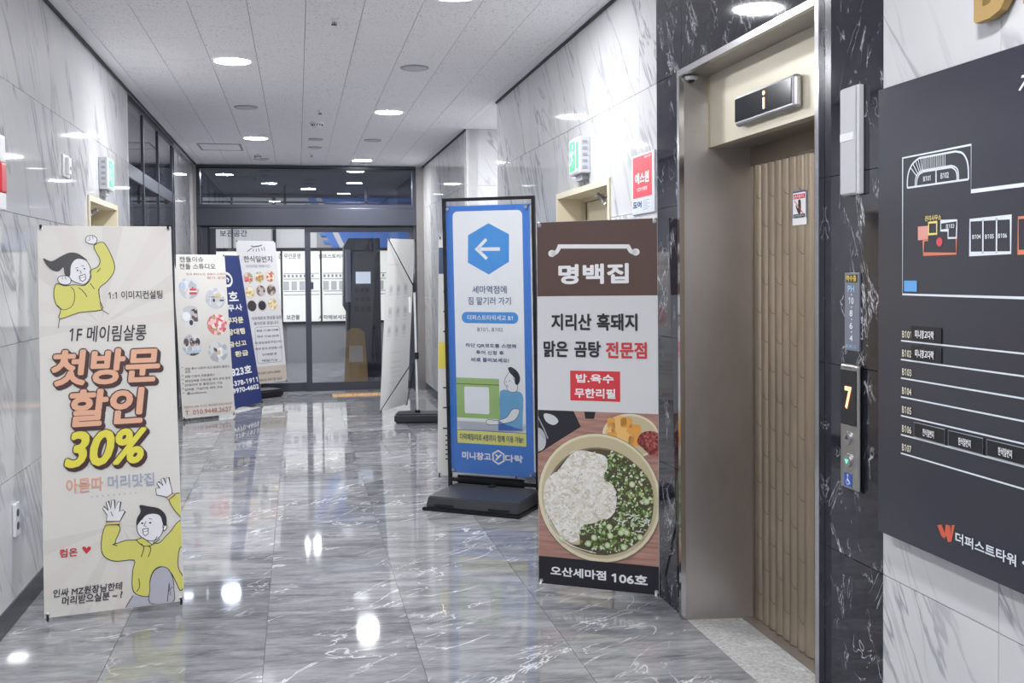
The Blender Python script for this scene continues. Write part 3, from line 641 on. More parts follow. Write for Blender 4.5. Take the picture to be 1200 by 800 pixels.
bx('housing', mat('lamp_box_side', (205, 205, 208), .4), eg, -.052, .050, -.020, 0, 1.782, 2.112, .004); bx('cover', mat('lamp_box_face', (186, 187, 192), .4), eg, -.050, .040, -.0245, -.0205, 1.786, 2.108, .003)
bx('lamp_slot', WHITEP, eg, -.048, .030, -.0262, -.0247, 1.948, 1.972, .0005)

# ---------------------------------------------------------------- directory board
bd = empty('directory_board', (1.638, 2.717, .797), -90, label='large black floor directory board with white plan lines on the wall beside the elevator', cat='directory board')
BRD = mat('board_black', (50, 51, 62), .10); t = NT(BRD); nb = t.noise(t.coords(), 700, 2); bp = t.n('ShaderNodeBump'); bp.inputs['Strength'].default_value = .22; bp.inputs['Distance'].default_value = .0006; t.l(nb, bp.inputs['Height']); t.l(bp.outputs[0], t.b.inputs['Normal'])
BW = 1.9; bx('board_panel', BRD, bd, 0, BW, 0, .012, 0, 1.270, .001); bx('mounting_frame', ALU, bd, .03, BW-.03, .012, .039, .03, 1.24)
PL = mat('plan_line', (214, 220, 228), .5)
a = Art('floor_plan', bd, -.0006)
px = [(0.1242,0.6874),(0.1234,1.0626),(0.4212,1.0626),(0.4167,0.9475),(0.6115,0.949),(0.6133,0.6855)]
zb, zt, xl, xm, zm = px[0][1], px[1][1], px[0][0], px[2][0], px[3][1]
a.line([(xl, zb), (xl, zt), (xm, zt), (xm, zm), (1.75, zm), (1.75, zb)], .005, PL, 1, True)
a.cut('curved_hall_plan'); o1 = [(0.1467,0.979),(0.1481,1.0076),(0.1584,1.03),(0.1767,1.045),(0.2019,1.0538),(0.2818,1.0531),(0.3574,1.0534),(0.3859,1.0461),(0.4031,1.0286),(0.41,1.0065),(0.411,0.9783)]
a.line(smooth_pts(o1[:5], 4, False)+smooth_pts(o1[6:], 4, False), .005, PL, 1); a.line([o1[0], o1[-1]], .005, PL, 1)
i1 = [(0.1895,0.9802),(0.1931,0.9992),(0.2038,1.0108),(0.2233,1.0156),(0.3415,1.0151),(0.356,1.0081),(0.364,0.9974),(0.3657,0.9795)]; i2 = [(0.1834,0.9803),(0.1862,1.002),(0.1984,1.0138),(0.218,1.0194),(0.3415,1.0195),(0.3608,1.0125),(0.3697,1.0008),(0.3711,0.9798)]
for i_ in (i1, i2): a.line(smooth_pts(i_[:4], 4, False)+smooth_pts(i_[4:], 4, False), .004, PL, 1)
q = [(0.2769,1.0136),(0.277,0.9814)]; a.line(q, .005, PL, 1)
for k in range(11):
    pass
st = [(0.2197,1.0519),(0.2198,1.0201),(0.3152,1.0507),(0.3153,1.0192)]
for k in range(12):
    f = k/11; xx = st[0][0]+(st[2][0]-st[0][0])*f; a.line([(xx, st[0][1]), (xx, st[1][1])], .0028, PL, 1)
for s_ in ([(0.1621,1.0318),(0.1894,1.008)], [(0.173,1.0412),(0.1966,1.0115)], [(0.1846,1.0484),(0.2038,1.015)], [(0.1965,1.0513),(0.2091,1.0176)], [(0.209,1.0524),(0.2145,1.0191)]): a.line(s_, .0028, PL, 1)
OR = mat('plan_orange', (206, 120, 92), .5); PK = mat('plan_pink', (214, 150, 140), .5); YL = mat('plan_yellow', (226, 206, 120), .5); BL_ = mat('plan_blue', (96, 160, 220), .5)
a.cut('office_plan')
def rr(b): return [(b[0], b[2]), (b[1], b[2]), (b[1], b[3]), (b[0], b[3])]
a.poly(rr((0.1966,0.2428,0.8342,0.8708)), PK, 1); a.line(rr((0.2454,0.281,0.8483,0.8789)), .005, YL, 2, True)
a.line([(0.2978,0.8788),(0.3653,0.879),(0.363,0.8348),(0.3291,0.8354),(0.329,0.8558),(0.2979,0.8559)], .005, PL, 1, True); a.line([(0.2428,0.8329),(0.2219,0.8327),(0.222,0.7964),(0.3632,0.7947),(0.363,0.8326)], .005, OR, 1)
c_ = [(0.2927,0.8265),(0.3058,0.826),(0.2927,0.8383)]; a.poly(ell(c_[0][0], c_[0][1], c_[1][0]-c_[0][0], c_[2][1]-c_[0][1], 20), mat('plan_red', (208, 72, 84), .5), 2)
a.cut('unit_grid'); g4 = (0.4177,0.5681,0.7926,0.8763); a.line(rr(g4), .0065, PL, 1, True)
for f in (.33, .665): xx = g4[0]+(g4[1]-g4[0])*f; a.line([(xx, g4[2]), (xx, g4[3])], .005, PL, 1)
a.cut('unit_outline'); g5 = (0.5938,0.6126,0.7927,0.8727); a.line(rr((g5[0], g5[0]+.22, g5[2], g5[3])), .006, OR, 1, True); a.cut('blue_square'); a.poly(rr((0.1324,0.1926,0.6958,0.7253)), BL_, 2)
a.done()
txt(bd, 'B101', (0.2226,0.2548,0.9895,1.0032), PL, .02, -.0025); txt(bd, 'B102', (0.2988,0.3335,0.9894,1.0047), PL, .02, -.0025); txt(bd, '관리사무소', (0.23,0.3014,0.883,0.8979), YL, .02, -.0025)
txt(bd, 'B103', (0.3228,0.3564,0.8602,0.8712), PL, .01, -.0025); txt(bd, 'B104', (0.4289,0.4609,0.8291,0.8402), PL, .02, -.0025); txt(bd, 'B105', (0.4775,0.5097,0.828,0.8392), PL, .02, -.0025); txt(bd, 'B106', (0.5252,0.5567,0.828,0.8391), PL, .02, -.0025)
txt(bd, 'B107', (g5[0]+.08, g5[0]+.15, (g5[2]+g5[3])/2-.012, (g5[2]+g5[3])/2+.012), PL, .02, -.0025)
a = Art('list_rule', bd, -.0006); ln = [(0.1172,0.5589),(0.1173,0.5067),(0.1175,0.4551),(0.1176,0.4028),(0.1177,0.3505),(0.1178,0.2975),(0.1179,0.2457)]; lx = ln[0][0]
for k, (x_, z_) in enumerate(ln): a.cut(); a.line([(lx, z_), (1.75, z_)], .0042, PL, 1)
a.done()
for k, (x_, z_) in enumerate(ln): txt(bd, 'B10%d' % (k+1), (lx+.008, lx+.052, z_+.009, z_+.029), mat('label_cream', (214, 208, 190), .5), .02, -.0025)
pl = mat('plate_black', (26, 27, 34), .2); row_ = 0
for nm, b, s in (('name_plate', (0.1682,0.3041,0.5669,0.5841), '미니창고다락'), ('name_plate', (0.1684,0.3043,0.5181,0.5329), '미니창고다락')):
    w_ = b[1]-b[0]; zc = ln[row_][1]; row_ += 1; o = bx(nm, pl, bd, b[0], b[1], -.003, -.0002, zc+.004, zc+.044); txt(o, s, (b[0]+w_*.16, b[1]-w_*.22, zc+.012, zc+.034), WHT, .03, -.005)
xs_ = [(0.1839,0.3313),(0.3214,0.3258),(0.3366,0.3501),(0.4789,0.3286),(0.4924,0.3359),(0.6121,0.3299)]
for k in range(5):
    x0 = xs_[0][0]+k*(xs_[2][0]-xs_[0][0]); x1 = x0+(xs_[1][0]-xs_[0][0]); z_ = ln[5][1]; o = bx('name_plate', pl, bd, x0, x1, -.003, -.0002, z_+.004, z_+.044); txt(o, '한식일번지', (x0+.042, x1-.046, z_+.013, z_+.033), WHT, .03, -.005)
    if k < 5: a = Art('plate_edge', o, -.0036); a.line(rr((x0, x1, z_+.004, z_+.044)), .0012, GREYP, 1, True); a.done()
a = Art('logo_mark', bd, -.0006); OW = mat('logo_orange', (206, 92, 66), .5)
lg = [(0.2857,0.084),(0.3042,0.0897),(0.3179,0.0706),(0.3224,0.094),(0.3403,0.0955),(0.3438,0.0756),(0.347,0.0984),(0.3603,0.1016),(0.3461,0.0554),(0.3316,0.0504),(0.3248,0.0653),(0.3157,0.0561),(0.3043,0.0589)]; a.poly(lg, OW, 1); a.done()
txt(bd, '더퍼스트타워', (0.3647,0.5938,0.0575,0.0862), PL, .04, -.0025); b = (0.6137,0.639,0.049,0.0929); txt(bd, '세교', (b[0], b[0]+.13, b[2]+.012, b[2]+.058), PL, .04, -.0025)
b = (0.5943,0.6229,1.1639,1.1983); txt(bd, '7F', (b[0], b[0]+.075, b[2], b[3]), PL, .02, -.0025, .3)
# gold wall letters
GOLD = mat('gold_letters', (176, 146, 92), .45, .7); b = (-2.3009,-2.1425,2.114,2.2665)
for s, x0, x1, lb_ in (('D', b[0], b[0]+.135, 'gold raised letter D on white marble above the directory board'), ('I', b[0]+.178, b[0]+.198, 'gold raised letter I at the picture edge above the directory board')):
    g_ = empty('wall_letter', (XR, 0, 0), -90, label=lb_, cat='letter'); txt(g_, s, (x0, x1, 2.157, 2.157+.165), GOLD, .05, -.032, 0, 'letter_face', .022)
    bm = bmesh.new(); tube(bm, (x0+.012, -.012, 2.19), (x0+.012, 0, 2.19), .004); tube(bm, (x0+.012, -.012, 2.29), (x0+.012, 0, 2.29), .004); obj('standoff', bm, ALU, g_)

# ---------------------------------------------------------------- exit signs
GRN = mat('exit_green', (34, 170, 112), .4, emit=.55); EXW = mat('exit_white', (225, 235, 232), .4, emit=.3)
def exit_sign(loc, yaw, wd, ht, dp, label):
    e = empty('exit_sign', loc, yaw, label=label, cat='exit sign'); bx('housing', mat('exit_housing', (196, 200, 208), .35), e, 0, wd, -dp, 0, 0, ht, .005)
    for k in range(5): bx('vent_rib', GREYP, e, (wd-.0005) if yaw < 0 else -.0025, (wd+.0025) if yaw < 0 else .0005, -dp*.75, -dp*.3, ht*(.12+.17*k), ht*(.2+.17*k))
    bx('light_panel', EXW, e, .012, wd-.012, -dp-.004, -dp-.0003, .012, ht-.012)
    a = Art('running_figure', e, -dp-.0045); s = ht; ox = wd*.5
    a.poly(rrect(.02, wd*.62, .02, ht-.02, .003, 1), GRN, 1)
    f = lambda pts: [(wd*.33+x*s, ht*.5+z*s) for x, z in pts]
    a.poly(f(ell(.06, .27, .065, .065, 14)), EXW, 2); a.line(f([(.03, .17), (-.04, -.03)]), .1*s, EXW, 2); a.line(f([(-.04, -.03), (.12, -.12), (.10, -.32)]), .055*s, EXW, 2); a.line(f([(-.04, -.03), (-.12, -.18), (-.28, -.22)]), .055*s, EXW, 2)
    a.line(f([(.03, .15), (.18, .06), (.24, .14)]), .045*s, EXW, 2); a.line(f([(.03, .15), (-.14, .12), (-.18, -.0)]), .045*s, EXW, 2)
    a.poly(rrect(wd*.70, wd*.90, .03, ht-.03, .002, 1), GRN, 1); a.done()
    bx('lamp_base', GREYP, e, wd*.2, wd*.8, -dp*.6, 0, -.035, 0); return e
exit_sign((XL, 7.277, 2.137), 90, .235, .215, .057, 'green and white lit exit sign above the cream door on the storefront side')
exit_sign((XR, 6.075, 2.135), -90, .235, .215, .064, 'green and white lit exit sign above the cream door beside the red notice')
# wall switch, outlet, fire sign
sw_ = empty('wall_switch', (XL, 6.18, 2.12), 90, label='small white wall plate with a knob near the salon banner top', cat='switch'); bx('plate', WHITEP, sw_, 0, .16, -.010, 0, 0, .125, .004); bx('rocker', WHITEP, sw_, .05, .11, -.030, -.010, .015, .110, .004); bx('rocker_slot', DARKP, sw_, .07, .09, -.0315, -.0305, .04, .06)
ou = empty('wall_outlet', (XL, 5.01, .385), 90, label='white double wall socket low on the marble beside the salon banner', cat='outlet'); bx('plate', WHITEP, ou, 0, .075, -.014, 0, 0, .15, .004)
for z in (.045, .105):
    bm = bmesh.new(); bmesh.ops.create_cone(bm, cap_ends=True, segments=20, radius1=.017, radius2=.017, depth=.003, matrix=Matrix.Translation((.0375, -.0155, z)) @ Matrix.Rotation(math.radians(90), 4, 'X')); obj('socket', bm, DARKP, ou)
fi = empty('fire_alarm_lamp', (XL, 4.835, 1.85), 90, label='red and white wall device cut by the picture edge', cat='fire alarm'); bx('upper_cover', WHITEP, fi, 0, .085, -.03, 0, .205, .325, .006); bx('red_body', mat('alarm_red', (206, 34, 52), .35), fi, 0, .085, -.034, 0, .075, .204, .006); bx('lower_cover', WHITEP, fi, 0, .085, -.03, 0, 0, .074, .006)
# red notice in frame
nt = empty('security_notice', (XR, 0, 0), -90, label='red security notice in a pale frame on the white wall beside the black marble', cat='notice')
x0, x1, z0, z1 = (-5.0498,-4.7099,1.8428,2.1376); x1 = min(x1, -4.712); bx('backing', mat('notice_frame', (206, 208, 214), .35), nt, x0, x1, -.010, 0, z0, z1, .002)
wq = x1-x0; hq = z1-z0
a = Art('notice_print', nt, -.0105); a.poly(rrect(x0+wq*.06, x1-wq*.10, z0+hq*.275, z1-hq*.035, .002, 1), mat('notice_red', (226, 66, 78), .4), 1); a.poly(rrect(x0+wq*.05, x1-wq*.08, z0+hq*.04, z0+hq*.245, .002, 1), mat('notice_pale', (204, 212, 226), .4), 1)
for k in range(6): a.line([(x0+wq*.52, z0+hq*(.215-.03*k)), (x1-wq*(.18+.1*(k % 2)), z0+hq*(.215-.03*k))], .003, mat('notice_grey_line', (140, 146, 160), .5), 2)
a.done()
txt(nt, '에스원', (x0+wq*.18, x1-wq*.20, z0+hq*.50, z0+hq*.69), WHT, .05, -.013); txt(nt, 'CCTV 작동중', (x0+wq*.27, x1-wq*.28, z0+hq*.375, z0+hq*.445), WHT, .03, -.013); txt(nt, '경비구역', (x0+wq*.60, x1-wq*.13, z0+hq*.90, z0+hq*.945), WHT, .02, -.013); txt(nt, '도어', (x0+wq*.07, x0+wq*.46, z0+hq*.10, z0+hq*.22), NAVY, .04, -.013)

# ---------------------------------------------------------------- banners
def xstand(e, w_, h_, hub=(.3, .95), depth=-.42, side=1, arm=.006, base=None, lean=0, z0=0.0, steel=None):
    # side=+1: the stand is behind the sheet (local +y)
    mt = steel or BLACKM; hy = .045*side; cx_, cz_ = hub
    bm = bmesh.new(); box(bm, cx_-.028, cx_+.028, hy-.018, hy+.018, cz_-.05, cz_+.05); bmesh.ops.bevel(bm, geom=bm.edges[:], offset=.008, segments=2, affect='EDGES'); obj('hub', bm, BLACK, e)
    for x, z in ((.012, .012), (w_-.012, .012), (.012, h_-.012), (w_-.012, h_-.012)):
        tb('stand_arm', mt, e, [((cx_, hy, cz_), (x, .006*side, z), arm, arm*.5)], 8)
def banner(name, loc, yaw, lean, roll, w_, h_, label, mt=SHEET, hubz=.85, side=1, backleg=.38, grommets=True, cat='banner', hook=None):
    e = empty(name, loc, yaw, lean, roll, label=label, cat=cat, group='roll banners and poster stands in the lobby')
    s = bx('banner_sheet', mt, e, 0, w_, -.0008, .0008, 0, h_)
    xstand(e, w_, h_, (w_/2, hubz), side=side)
    if backleg:
        L = math.radians(lean); mi = e.matrix_world.inverted(); hub = e.matrix_world @ Vector((w_/2, .045*side, hubz)); n = e.matrix_world.to_3x3() @ Vector((0, 1, 0)); n.z = 0; n.normalize()
        foot = hub+n*backleg*side; foot.z = .008; tb('rear_leg', BLACKM, e, [(mi @ hub, mi @ foot, .007, .006)], 8)
    for x, z in ((.014, .014), (w_-.014, .014), (.014, h_-.014), (w_-.014, h_-.014)):
        bm = bmesh.new()
        n = 12; A = [bm.verts.new((x+.010*math.cos(k*math.tau/n), -.0022, z+.010*math.sin(k*math.tau/n))) for k in range(n)]; B = [bm.verts.new((x+.004*math.cos(k*math.tau/n), -.0035, z+.004*math.sin(k*math.tau/n))) for k in range(n)]
        for k in range(n): bm.faces.new((A[k], A[(k+1) % n], B[(k+1) % n], B[k]))
        obj('grommet', bm, ALU, e)
        hk = hook or BLACKM
        bm = bmesh.new(); tube(bm, (x, -.004, z), (x, -.012, z+(.012 if z > .5 else -.010)), .0045, 8); tube(bm, (x, -.012, z+(.012 if z > .5 else -.010)), (x, .006, z+(.004 if z > .5 else -.026)), .006, 8); obj('corner_hook', bm, hk, e)
    return e, s

# --- salon banner
SE, SS = banner('salon_banner', (-1.13255, 4.93979, .03), 10.9706, 10.4855, .108, .60, 1.8005, 'tall warm white hair salon banner with yellow cartoon figures and 30% in yellow', CREAMV)
BW_ = (0.003, .597, .003, 1.797)
a = Art('ray_pattern', SS, -.0012, BW_); RAY = mat('pale_ray', (207, 203, 199), .45); RAYP = mat('pale_pink_ray', (213, 207, 202), .45)
for c_, k0 in ((( .27, 1.32), 0), ((.33, .38), 7)):
    a.cut()
    for k in range(14):
        a0 = math.radians(k*360/14+k0); a1 = a0+math.radians(11); 
        if c_[1] > 1 and math.sin(a0) < -.35: continue
        if c_[1] < 1 and math.sin(a0) > .25: continue
        a.poly([c_, (c_[0]+1.2*math.cos(a0), c_[1]+1.2*math.sin(a0)), (c_[0]+1.2*math.cos(a1), c_[1]+1.2*math.sin(a1))], RAY if k % 2 else RAYP, 0)
a.done()
HY = mat('hoodie_yellow', (208, 205, 104), .5); SKN = mat('cartoon_skin', (226, 226, 230), .5); INK = mat('cartoon_ink', (40, 38, 48), .5); HR = mat('cartoon_hair', (58, 56, 62), .5); GRY = mat('cartoon_grey', (176, 176, 188), .5); HR2 = mat('cartoon_hair_dark', (36, 34, 40), .5)
a = Art('cheering_woman_print', SS, -.0026, BW_)
bod = smooth_pts([(0.2455,1.7028),(0.2817,1.7212),(0.305,1.695),(0.3332,1.6203),(0.3309,1.5719),(0.2975,1.5254),(0.2635,1.4934),(0.2669,1.4327),(0.2731,1.3913),(0.1743,1.3808),(0.0882,1.3524),(0.0935,1.3953),(0.0733,1.4237),(0.065,1.4746),(0.0772,1.5203),(0.1117,1.5097),(0.1559,1.5142),(0.2002,1.5111),(0.2292,1.5469),(0.2252,1.5806),(0.2611,1.6011),(0.2714,1.6336),(0.2555,1.6689)], 3)
a.poly(bod, HY, 0); a.line(bod, .0035, INK, 1, True)
a.line(smooth_pts([(0.0801,1.4172),(0.105,1.3951),(0.14,1.4096),(0.1546,1.445),(0.153,1.486),(0.1394,1.5042)], 4, False), .003, INK, 1); a.line(smooth_pts([(0.2611,1.4909),(0.2669,1.4327),(0.2731,1.3939),(0.3034,1.37)], 3, False), .003, INK, 1); a.line([(0.172,1.5012),(0.1881,1.4881),(0.2018,1.4699),(0.2085,1.4543)], .003, INK, 1); a.line([(0.224,1.5211),(0.2354,1.5041),(0.2422,1.4924)], .003, INK, 1); a.line([(0.2632,1.5855),(0.2558,1.5725),(0.2728,1.5932)], .003, INK, 1); a.line([(0.0882,1.3536),(0.0831,1.3222),(0.0829,1.3096)], .003, INK, 1)
fc = smooth_pts([(0.1342,1.6019),(0.1559,1.6379),(0.1854,1.6482),(0.2143,1.6247),(0.2288,1.5857),(0.2221,1.5431),(0.2003,1.5162),(0.1723,1.5217),(0.1423,1.5375),(0.1289,1.5659)], 3); a.poly(fc, SKN, 1); a.line(fc, .003, INK, 2, True)
hr = smooth_pts([(0.0229,1.6434),(0.0571,1.6279),(0.0979,1.6509),(0.1354,1.669),(0.1704,1.6663),(0.2006,1.6455),(0.2144,1.6299),(0.1793,1.6404),(0.1557,1.6301),(0.1412,1.6018),(0.1381,1.5606),(0.1263,1.5505),(0.1127,1.5686),(0.1086,1.5994),(0.0874,1.579),(0.0576,1.587),(0.035,1.6127)], 3); a.poly(hr, HR, 3)
for c_ in ([(0.1665,1.5836),(0.1735,1.5835)], [(0.1971,1.5911),(0.2042,1.5911)]): a.line(c_, .006, INK, 4)
a.line([(0.1597,1.594),(0.1738,1.5964)], .0025, INK, 4); a.line([(0.1881,1.6067),(0.1998,1.604)], .0025, INK, 4); a.line([(0.1806,1.5835),(0.1873,1.5705),(0.1803,1.568)], .0025, INK, 4)
mo = [(0.1777,1.5551),(0.2037,1.5652),(0.2056,1.5419),(0.1912,1.5292),(0.182,1.537)]; a.poly(mo, WHT, 4); a.line(mo, .003, INK, 5, True); a.line([(0.1798,1.5461),(0.2046,1.5523)], .002, INK, 5)
for c_ in (smooth_pts([(0.087,1.5509),(0.1033,1.5584),(0.1264,1.5556),(0.1401,1.5426),(0.1374,1.5221),(0.1187,1.5147),(0.0957,1.5201),(0.0844,1.5356)], 3), smooth_pts([(0.2094,1.7314),(0.2169,1.7498),(0.2407,1.7525),(0.2571,1.7421),(0.2591,1.7238),(0.2469,1.7107),(0.2256,1.7132),(0.2116,1.721)], 3)): a.poly(c_, SKN, 4); a.line(c_, .003, INK, 5, True)
for s_ in ([(0.1032,1.5558),(0.1053,1.5404)], [(0.1148,1.5557),(0.1192,1.5403)], [(0.2263,1.7472),(0.2283,1.7315),(0.2211,1.7263)], [(0.2406,1.7499),(0.2426,1.7342)]): a.line(s_, .0022, INK, 6)
a.done()
a = Art('cheering_man_print', SS, -.0026, BW_)
bod = smooth_pts([(0.2642,0.3823),(0.292,0.3868),(0.3218,0.3766),(0.3259,0.3518),(0.3037,0.2982),(0.3479,0.3057),(0.3945,0.3032),(0.4359,0.3111),(0.4881,0.2762),(0.5272,0.3066),(0.5494,0.3265),(0.577,0.361),(0.5994,0.3812),(0.5705,0.4226),(0.5468,0.4735),(0.5669,0.4967),(0.6149,0.4798),(0.6201,0.2746),(0.5876,0.2434),(0.5777,0.1606),(0.6,0.1089),(0.6035,0.0692),(0.5836,0.0496),(0.5658,0.0897),(0.5434,0.1376),(0.5039,0.1691),(0.4679,0.1537),(0.4501,0.1072),(0.4483,0.0445),(0.4017,0.0502),(0.3735,0.0826),(0.3769,0.1666),(0.3839,0.2119),(0.3109,0.2152),(0.2677,0.2321),(0.2456,0.2658),(0.2469,0.326)], 3)
a.poly(bod, HY, 0); a.line(bod, .0035, INK, 1, True)
gp = [(0.4496,0.0081),(0.4491,0.0734),(0.4526,0.1141),(0.4703,0.1534),(0.5039,0.1678),(0.5343,0.1533),(0.5521,0.1097),(0.5553,0.0604),(0.5486,0.0004)]; gp = smooth_pts(gp, 3); a.poly(gp, GRY, 2); a.line(gp, .003, INK, 3, True)
a.line([(0.525,0.0082),(0.5347,0.0897),(0.5401,0.033)], .003, INK, 4); a.line([(0.5288,0.0515),(0.5484,0.071)], .003, INK, 4); a.line([(0.3402,0.0005),(0.3739,0.0537)], .0035, INK, 3); a.poly([(0.3447,-0.0001),(0.3761,0.051),(0.4458,0.0399),(0.447,0.0012)], GRY, 0)
fc = smooth_pts([(0.4011,0.3711),(0.4115,0.4094),(0.4427,0.4261),(0.4925,0.4213),(0.5179,0.3916),(0.5189,0.347),(0.5009,0.3068),(0.4648,0.2909),(0.4298,0.3044),(0.4048,0.334)], 3); a.poly(fc, SKN, 2); a.line(fc, .003, INK, 3, True)
nk = [(0.4253,0.3098),(0.4892,0.3105),(0.4667,0.2736)]; a.poly(nk, SKN, 1); a.line([nk[0], nk[2], nk[1]], .003, INK, 3)
hr = smooth_pts([(0.3986,0.3664),(0.4019,0.4005),(0.4192,0.4308),(0.4153,0.4608),(0.4529,0.4523),(0.5001,0.438),(0.5279,0.408),(0.5341,0.3752),(0.5286,0.3534),(0.5169,0.362),(0.5062,0.4002),(0.4804,0.4151),(0.4471,0.4133),(0.4253,0.3957),(0.4107,0.3799)], 3); a.poly(hr, HR2, 4)
ea = smooth_pts([(0.5169,0.3595),(0.5313,0.363),(0.5331,0.343),(0.5184,0.3322)], 3); a.poly(ea, SKN, 3); a.line(ea, .003, INK, 4, True)
for c_ in ([(0.42,0.3766),(0.4294,0.3756)], [(0.4555,0.3755),(0.4649,0.3746)]): a.line(c_, .007, INK, 4)
a.line([(0.4134,0.392),(0.4276,0.3955)], .0025, INK, 4); a.line([(0.4537,0.3954),(0.4678,0.3916)], .0025, INK, 4); a.line([(0.4415,0.3843),(0.4315,0.3631),(0.4432,0.3595)], .0028, INK, 4)
mo = [(0.4263,0.3489),(0.45,0.3514),(0.4493,0.3269),(0.4373,0.3183),(0.4281,0.3267)]; a.poly(mo, WHT, 4); a.line(mo, .003, INK, 5, True); a.line([(0.426,0.3367),(0.4497,0.3392)], .002, INK, 5)
h1 = [(0.2693,0.4012),(0.2722,0.4301),(0.2545,0.4586),(0.2593,0.4704),(0.2773,0.4492),(0.269,0.489),(0.2806,0.4928),(0.289,0.4554),(0.2946,0.4964),(0.3062,0.4954),(0.3075,0.4536),(0.3222,0.4866),(0.3338,0.483),(0.3257,0.4397),(0.3422,0.4455),(0.3513,0.4372),(0.327,0.3956)]; h2 = [(0.5447,0.4837),(0.521,0.4933),(0.4924,0.5008),(0.4886,0.5311),(0.5077,0.5319),(0.4941,0.5555),(0.5039,0.5622),(0.5224,0.5406),(0.5137,0.5714),(0.526,0.5779),(0.5371,0.5469),(0.538,0.5769),(0.5501,0.5784),(0.5562,0.5427),(0.5627,0.5171),(0.562,0.4971)]
for h in (h1, h2): a.poly(h, SKN, 3); a.line(h, .003, INK, 4, True)
cf = [(0.2669,0.399),(0.327,0.3956),(0.3266,0.381),(0.2666,0.3845)]; a.poly(cf, mat('bead_cuff', (206, 184, 130), .5), 5); a.line(cf, .002, INK, 6, True); cf = [(0.5351,0.4845),(0.5671,0.5042),(0.574,0.4935),(0.5444,0.4737)]; a.poly(cf, MATS['bead_cuff'], 5); a.line(cf, .002, INK, 6, True)
for s_ in ([(0.4175,0.2837),(0.4286,0.263),(0.4158,0.2229)], [(0.4524,0.2678),(0.459,0.2523),(0.4463,0.2195)], [(0.3083,0.2953),(0.2944,0.2944),(0.3127,0.2852)], [(0.4015,0.1275),(0.4051,0.0908),(0.3905,0.0685)], [(0.3969,0.303),(0.4173,0.2788),(0.4382,0.2693),(0.4667,0.2736),(0.5006,0.297)], [(0.2887,0.4432),(0.2974,0.4204)]): a.line(smooth_pts(s_, 3, False), .003, INK, 6)
a.done()
PCH = mat('peach_letters', (222, 168, 138), .5); BRN = mat('letter_brown', (66, 34, 36), .5); YLW = mat('yellow_letters', (222, 212, 70), .5); INK2 = mat('banner_text_dark', (52, 46, 56), .5); PK2 = mat('salmon_text', (214, 160, 140), .5); BG2 = mat('blue_grey_text', (158, 166, 186), .5); RD2 = mat('banner_text_red', (196, 44, 56), .5)
for s, b in (('첫방문', (0.047,0.5278,1.0349,1.2053)), ('할인', (0.1236,0.4545,0.8426,1.0172))):
    txt(SS, s, b, PCH, .045, -.0068, .12, layers=[(BRN, .085, 0, 0), (BRN, .085, .004, -.005), (BRN, .085, .008, -.010), (BRN, .085, .011, -.014)])
txt(SS, '30%', (0.0951,0.4587,0.656,0.8236), YLW, .045, -.0068, .25, layers=[(BRN, .075, 0, 0), (BRN, .075, .004, -.005), (BRN, .075, .008, -.010), (BRN, .075, .011, -.014)])
txt(SS, '1:1 이미지컨설팅', (0.3036,0.55,1.4405,1.4812), INK2, .02, -.0048); txt(SS, '1F 메이림살롱', (0.129,0.4706,1.2387,1.3158), INK2, .02, -.0048, .15)
txt(SS, '아묻따', (0.1004,0.2586,0.5413,0.6084), PK2, .03, -.0048); txt(SS, '머리맛집', (0.2787,0.4842,0.5464,0.6083), BG2, .03, -.0048)
a = Art('dotted_rule', SS, -.0026); dt = [(0.2088,0.5188),(0.4004,0.5214)]
for k in range(9): x_ = dt[0][0]+(dt[1][0]-dt[0][0])*k/8; a.poly(ell(x_, dt[0][1], .003, .003, 8), BG2, 1)
a.cut('red_heart'); ht = [(0.1807,0.2633),(0.1621,0.2893),(0.1668,0.2984),(0.1769,0.2949),(0.1824,0.2871),(0.1893,0.296),(0.1983,0.2926),(0.2004,0.2828)]; a.poly(ht, RD2, 1); a.done()
txt(SS, '컴온', (0.0679,0.1438,0.2591,0.296), RD2, .03, -.0048); txt(SS, '인싸 MZ원장님한테', (0.0385,0.3312,0.0857,0.1212), INK2, .03, -.0048, .1); txt(SS, '머리받으실분 ~ ?', (0.0731,0.3303,0.0464,0.0852), INK2, .03, -.0048, .1)

# --- studio banner with round photos
TE, TS = banner('studio_banner', (-1.2294, 11.605, .03), 30.4959, 6.4715, -.248, .61, 1.782, 'white candle studio banner with six round product photos, standing beside the navy banner', CREAMV)
def voro(name, cols, scale=40, bgm=.5):
    mt = mat(name, cols[0], .5); t = NT(mt); x = t.n('ShaderNodeTexVoronoi'); x.inputs['Scale'].default_value = scale; t.l(t.coords(shift=False), x.inputs['Vector']); r = t.n('ShaderNodeValToRGB'); sp = t.n('ShaderNodeSeparateColor'); t.l(x.outputs['Color'], sp.inputs[0]); t.l(sp.outputs[0], r.inputs[0]); r.color_ramp.interpolation = 'CONSTANT'
    for i, c in enumerate(cols):
        p_ = i/len(cols)
        if i < 2: r.color_ramp.elements[i].position = p_; r.color_ramp.elements[i].color = lin(c)+(1,)
        else: r.color_ramp.elements.new(p_).color = lin(c)+(1,)
    t.l(r.outputs[0], t.b.inputs['Base Color']); return mt
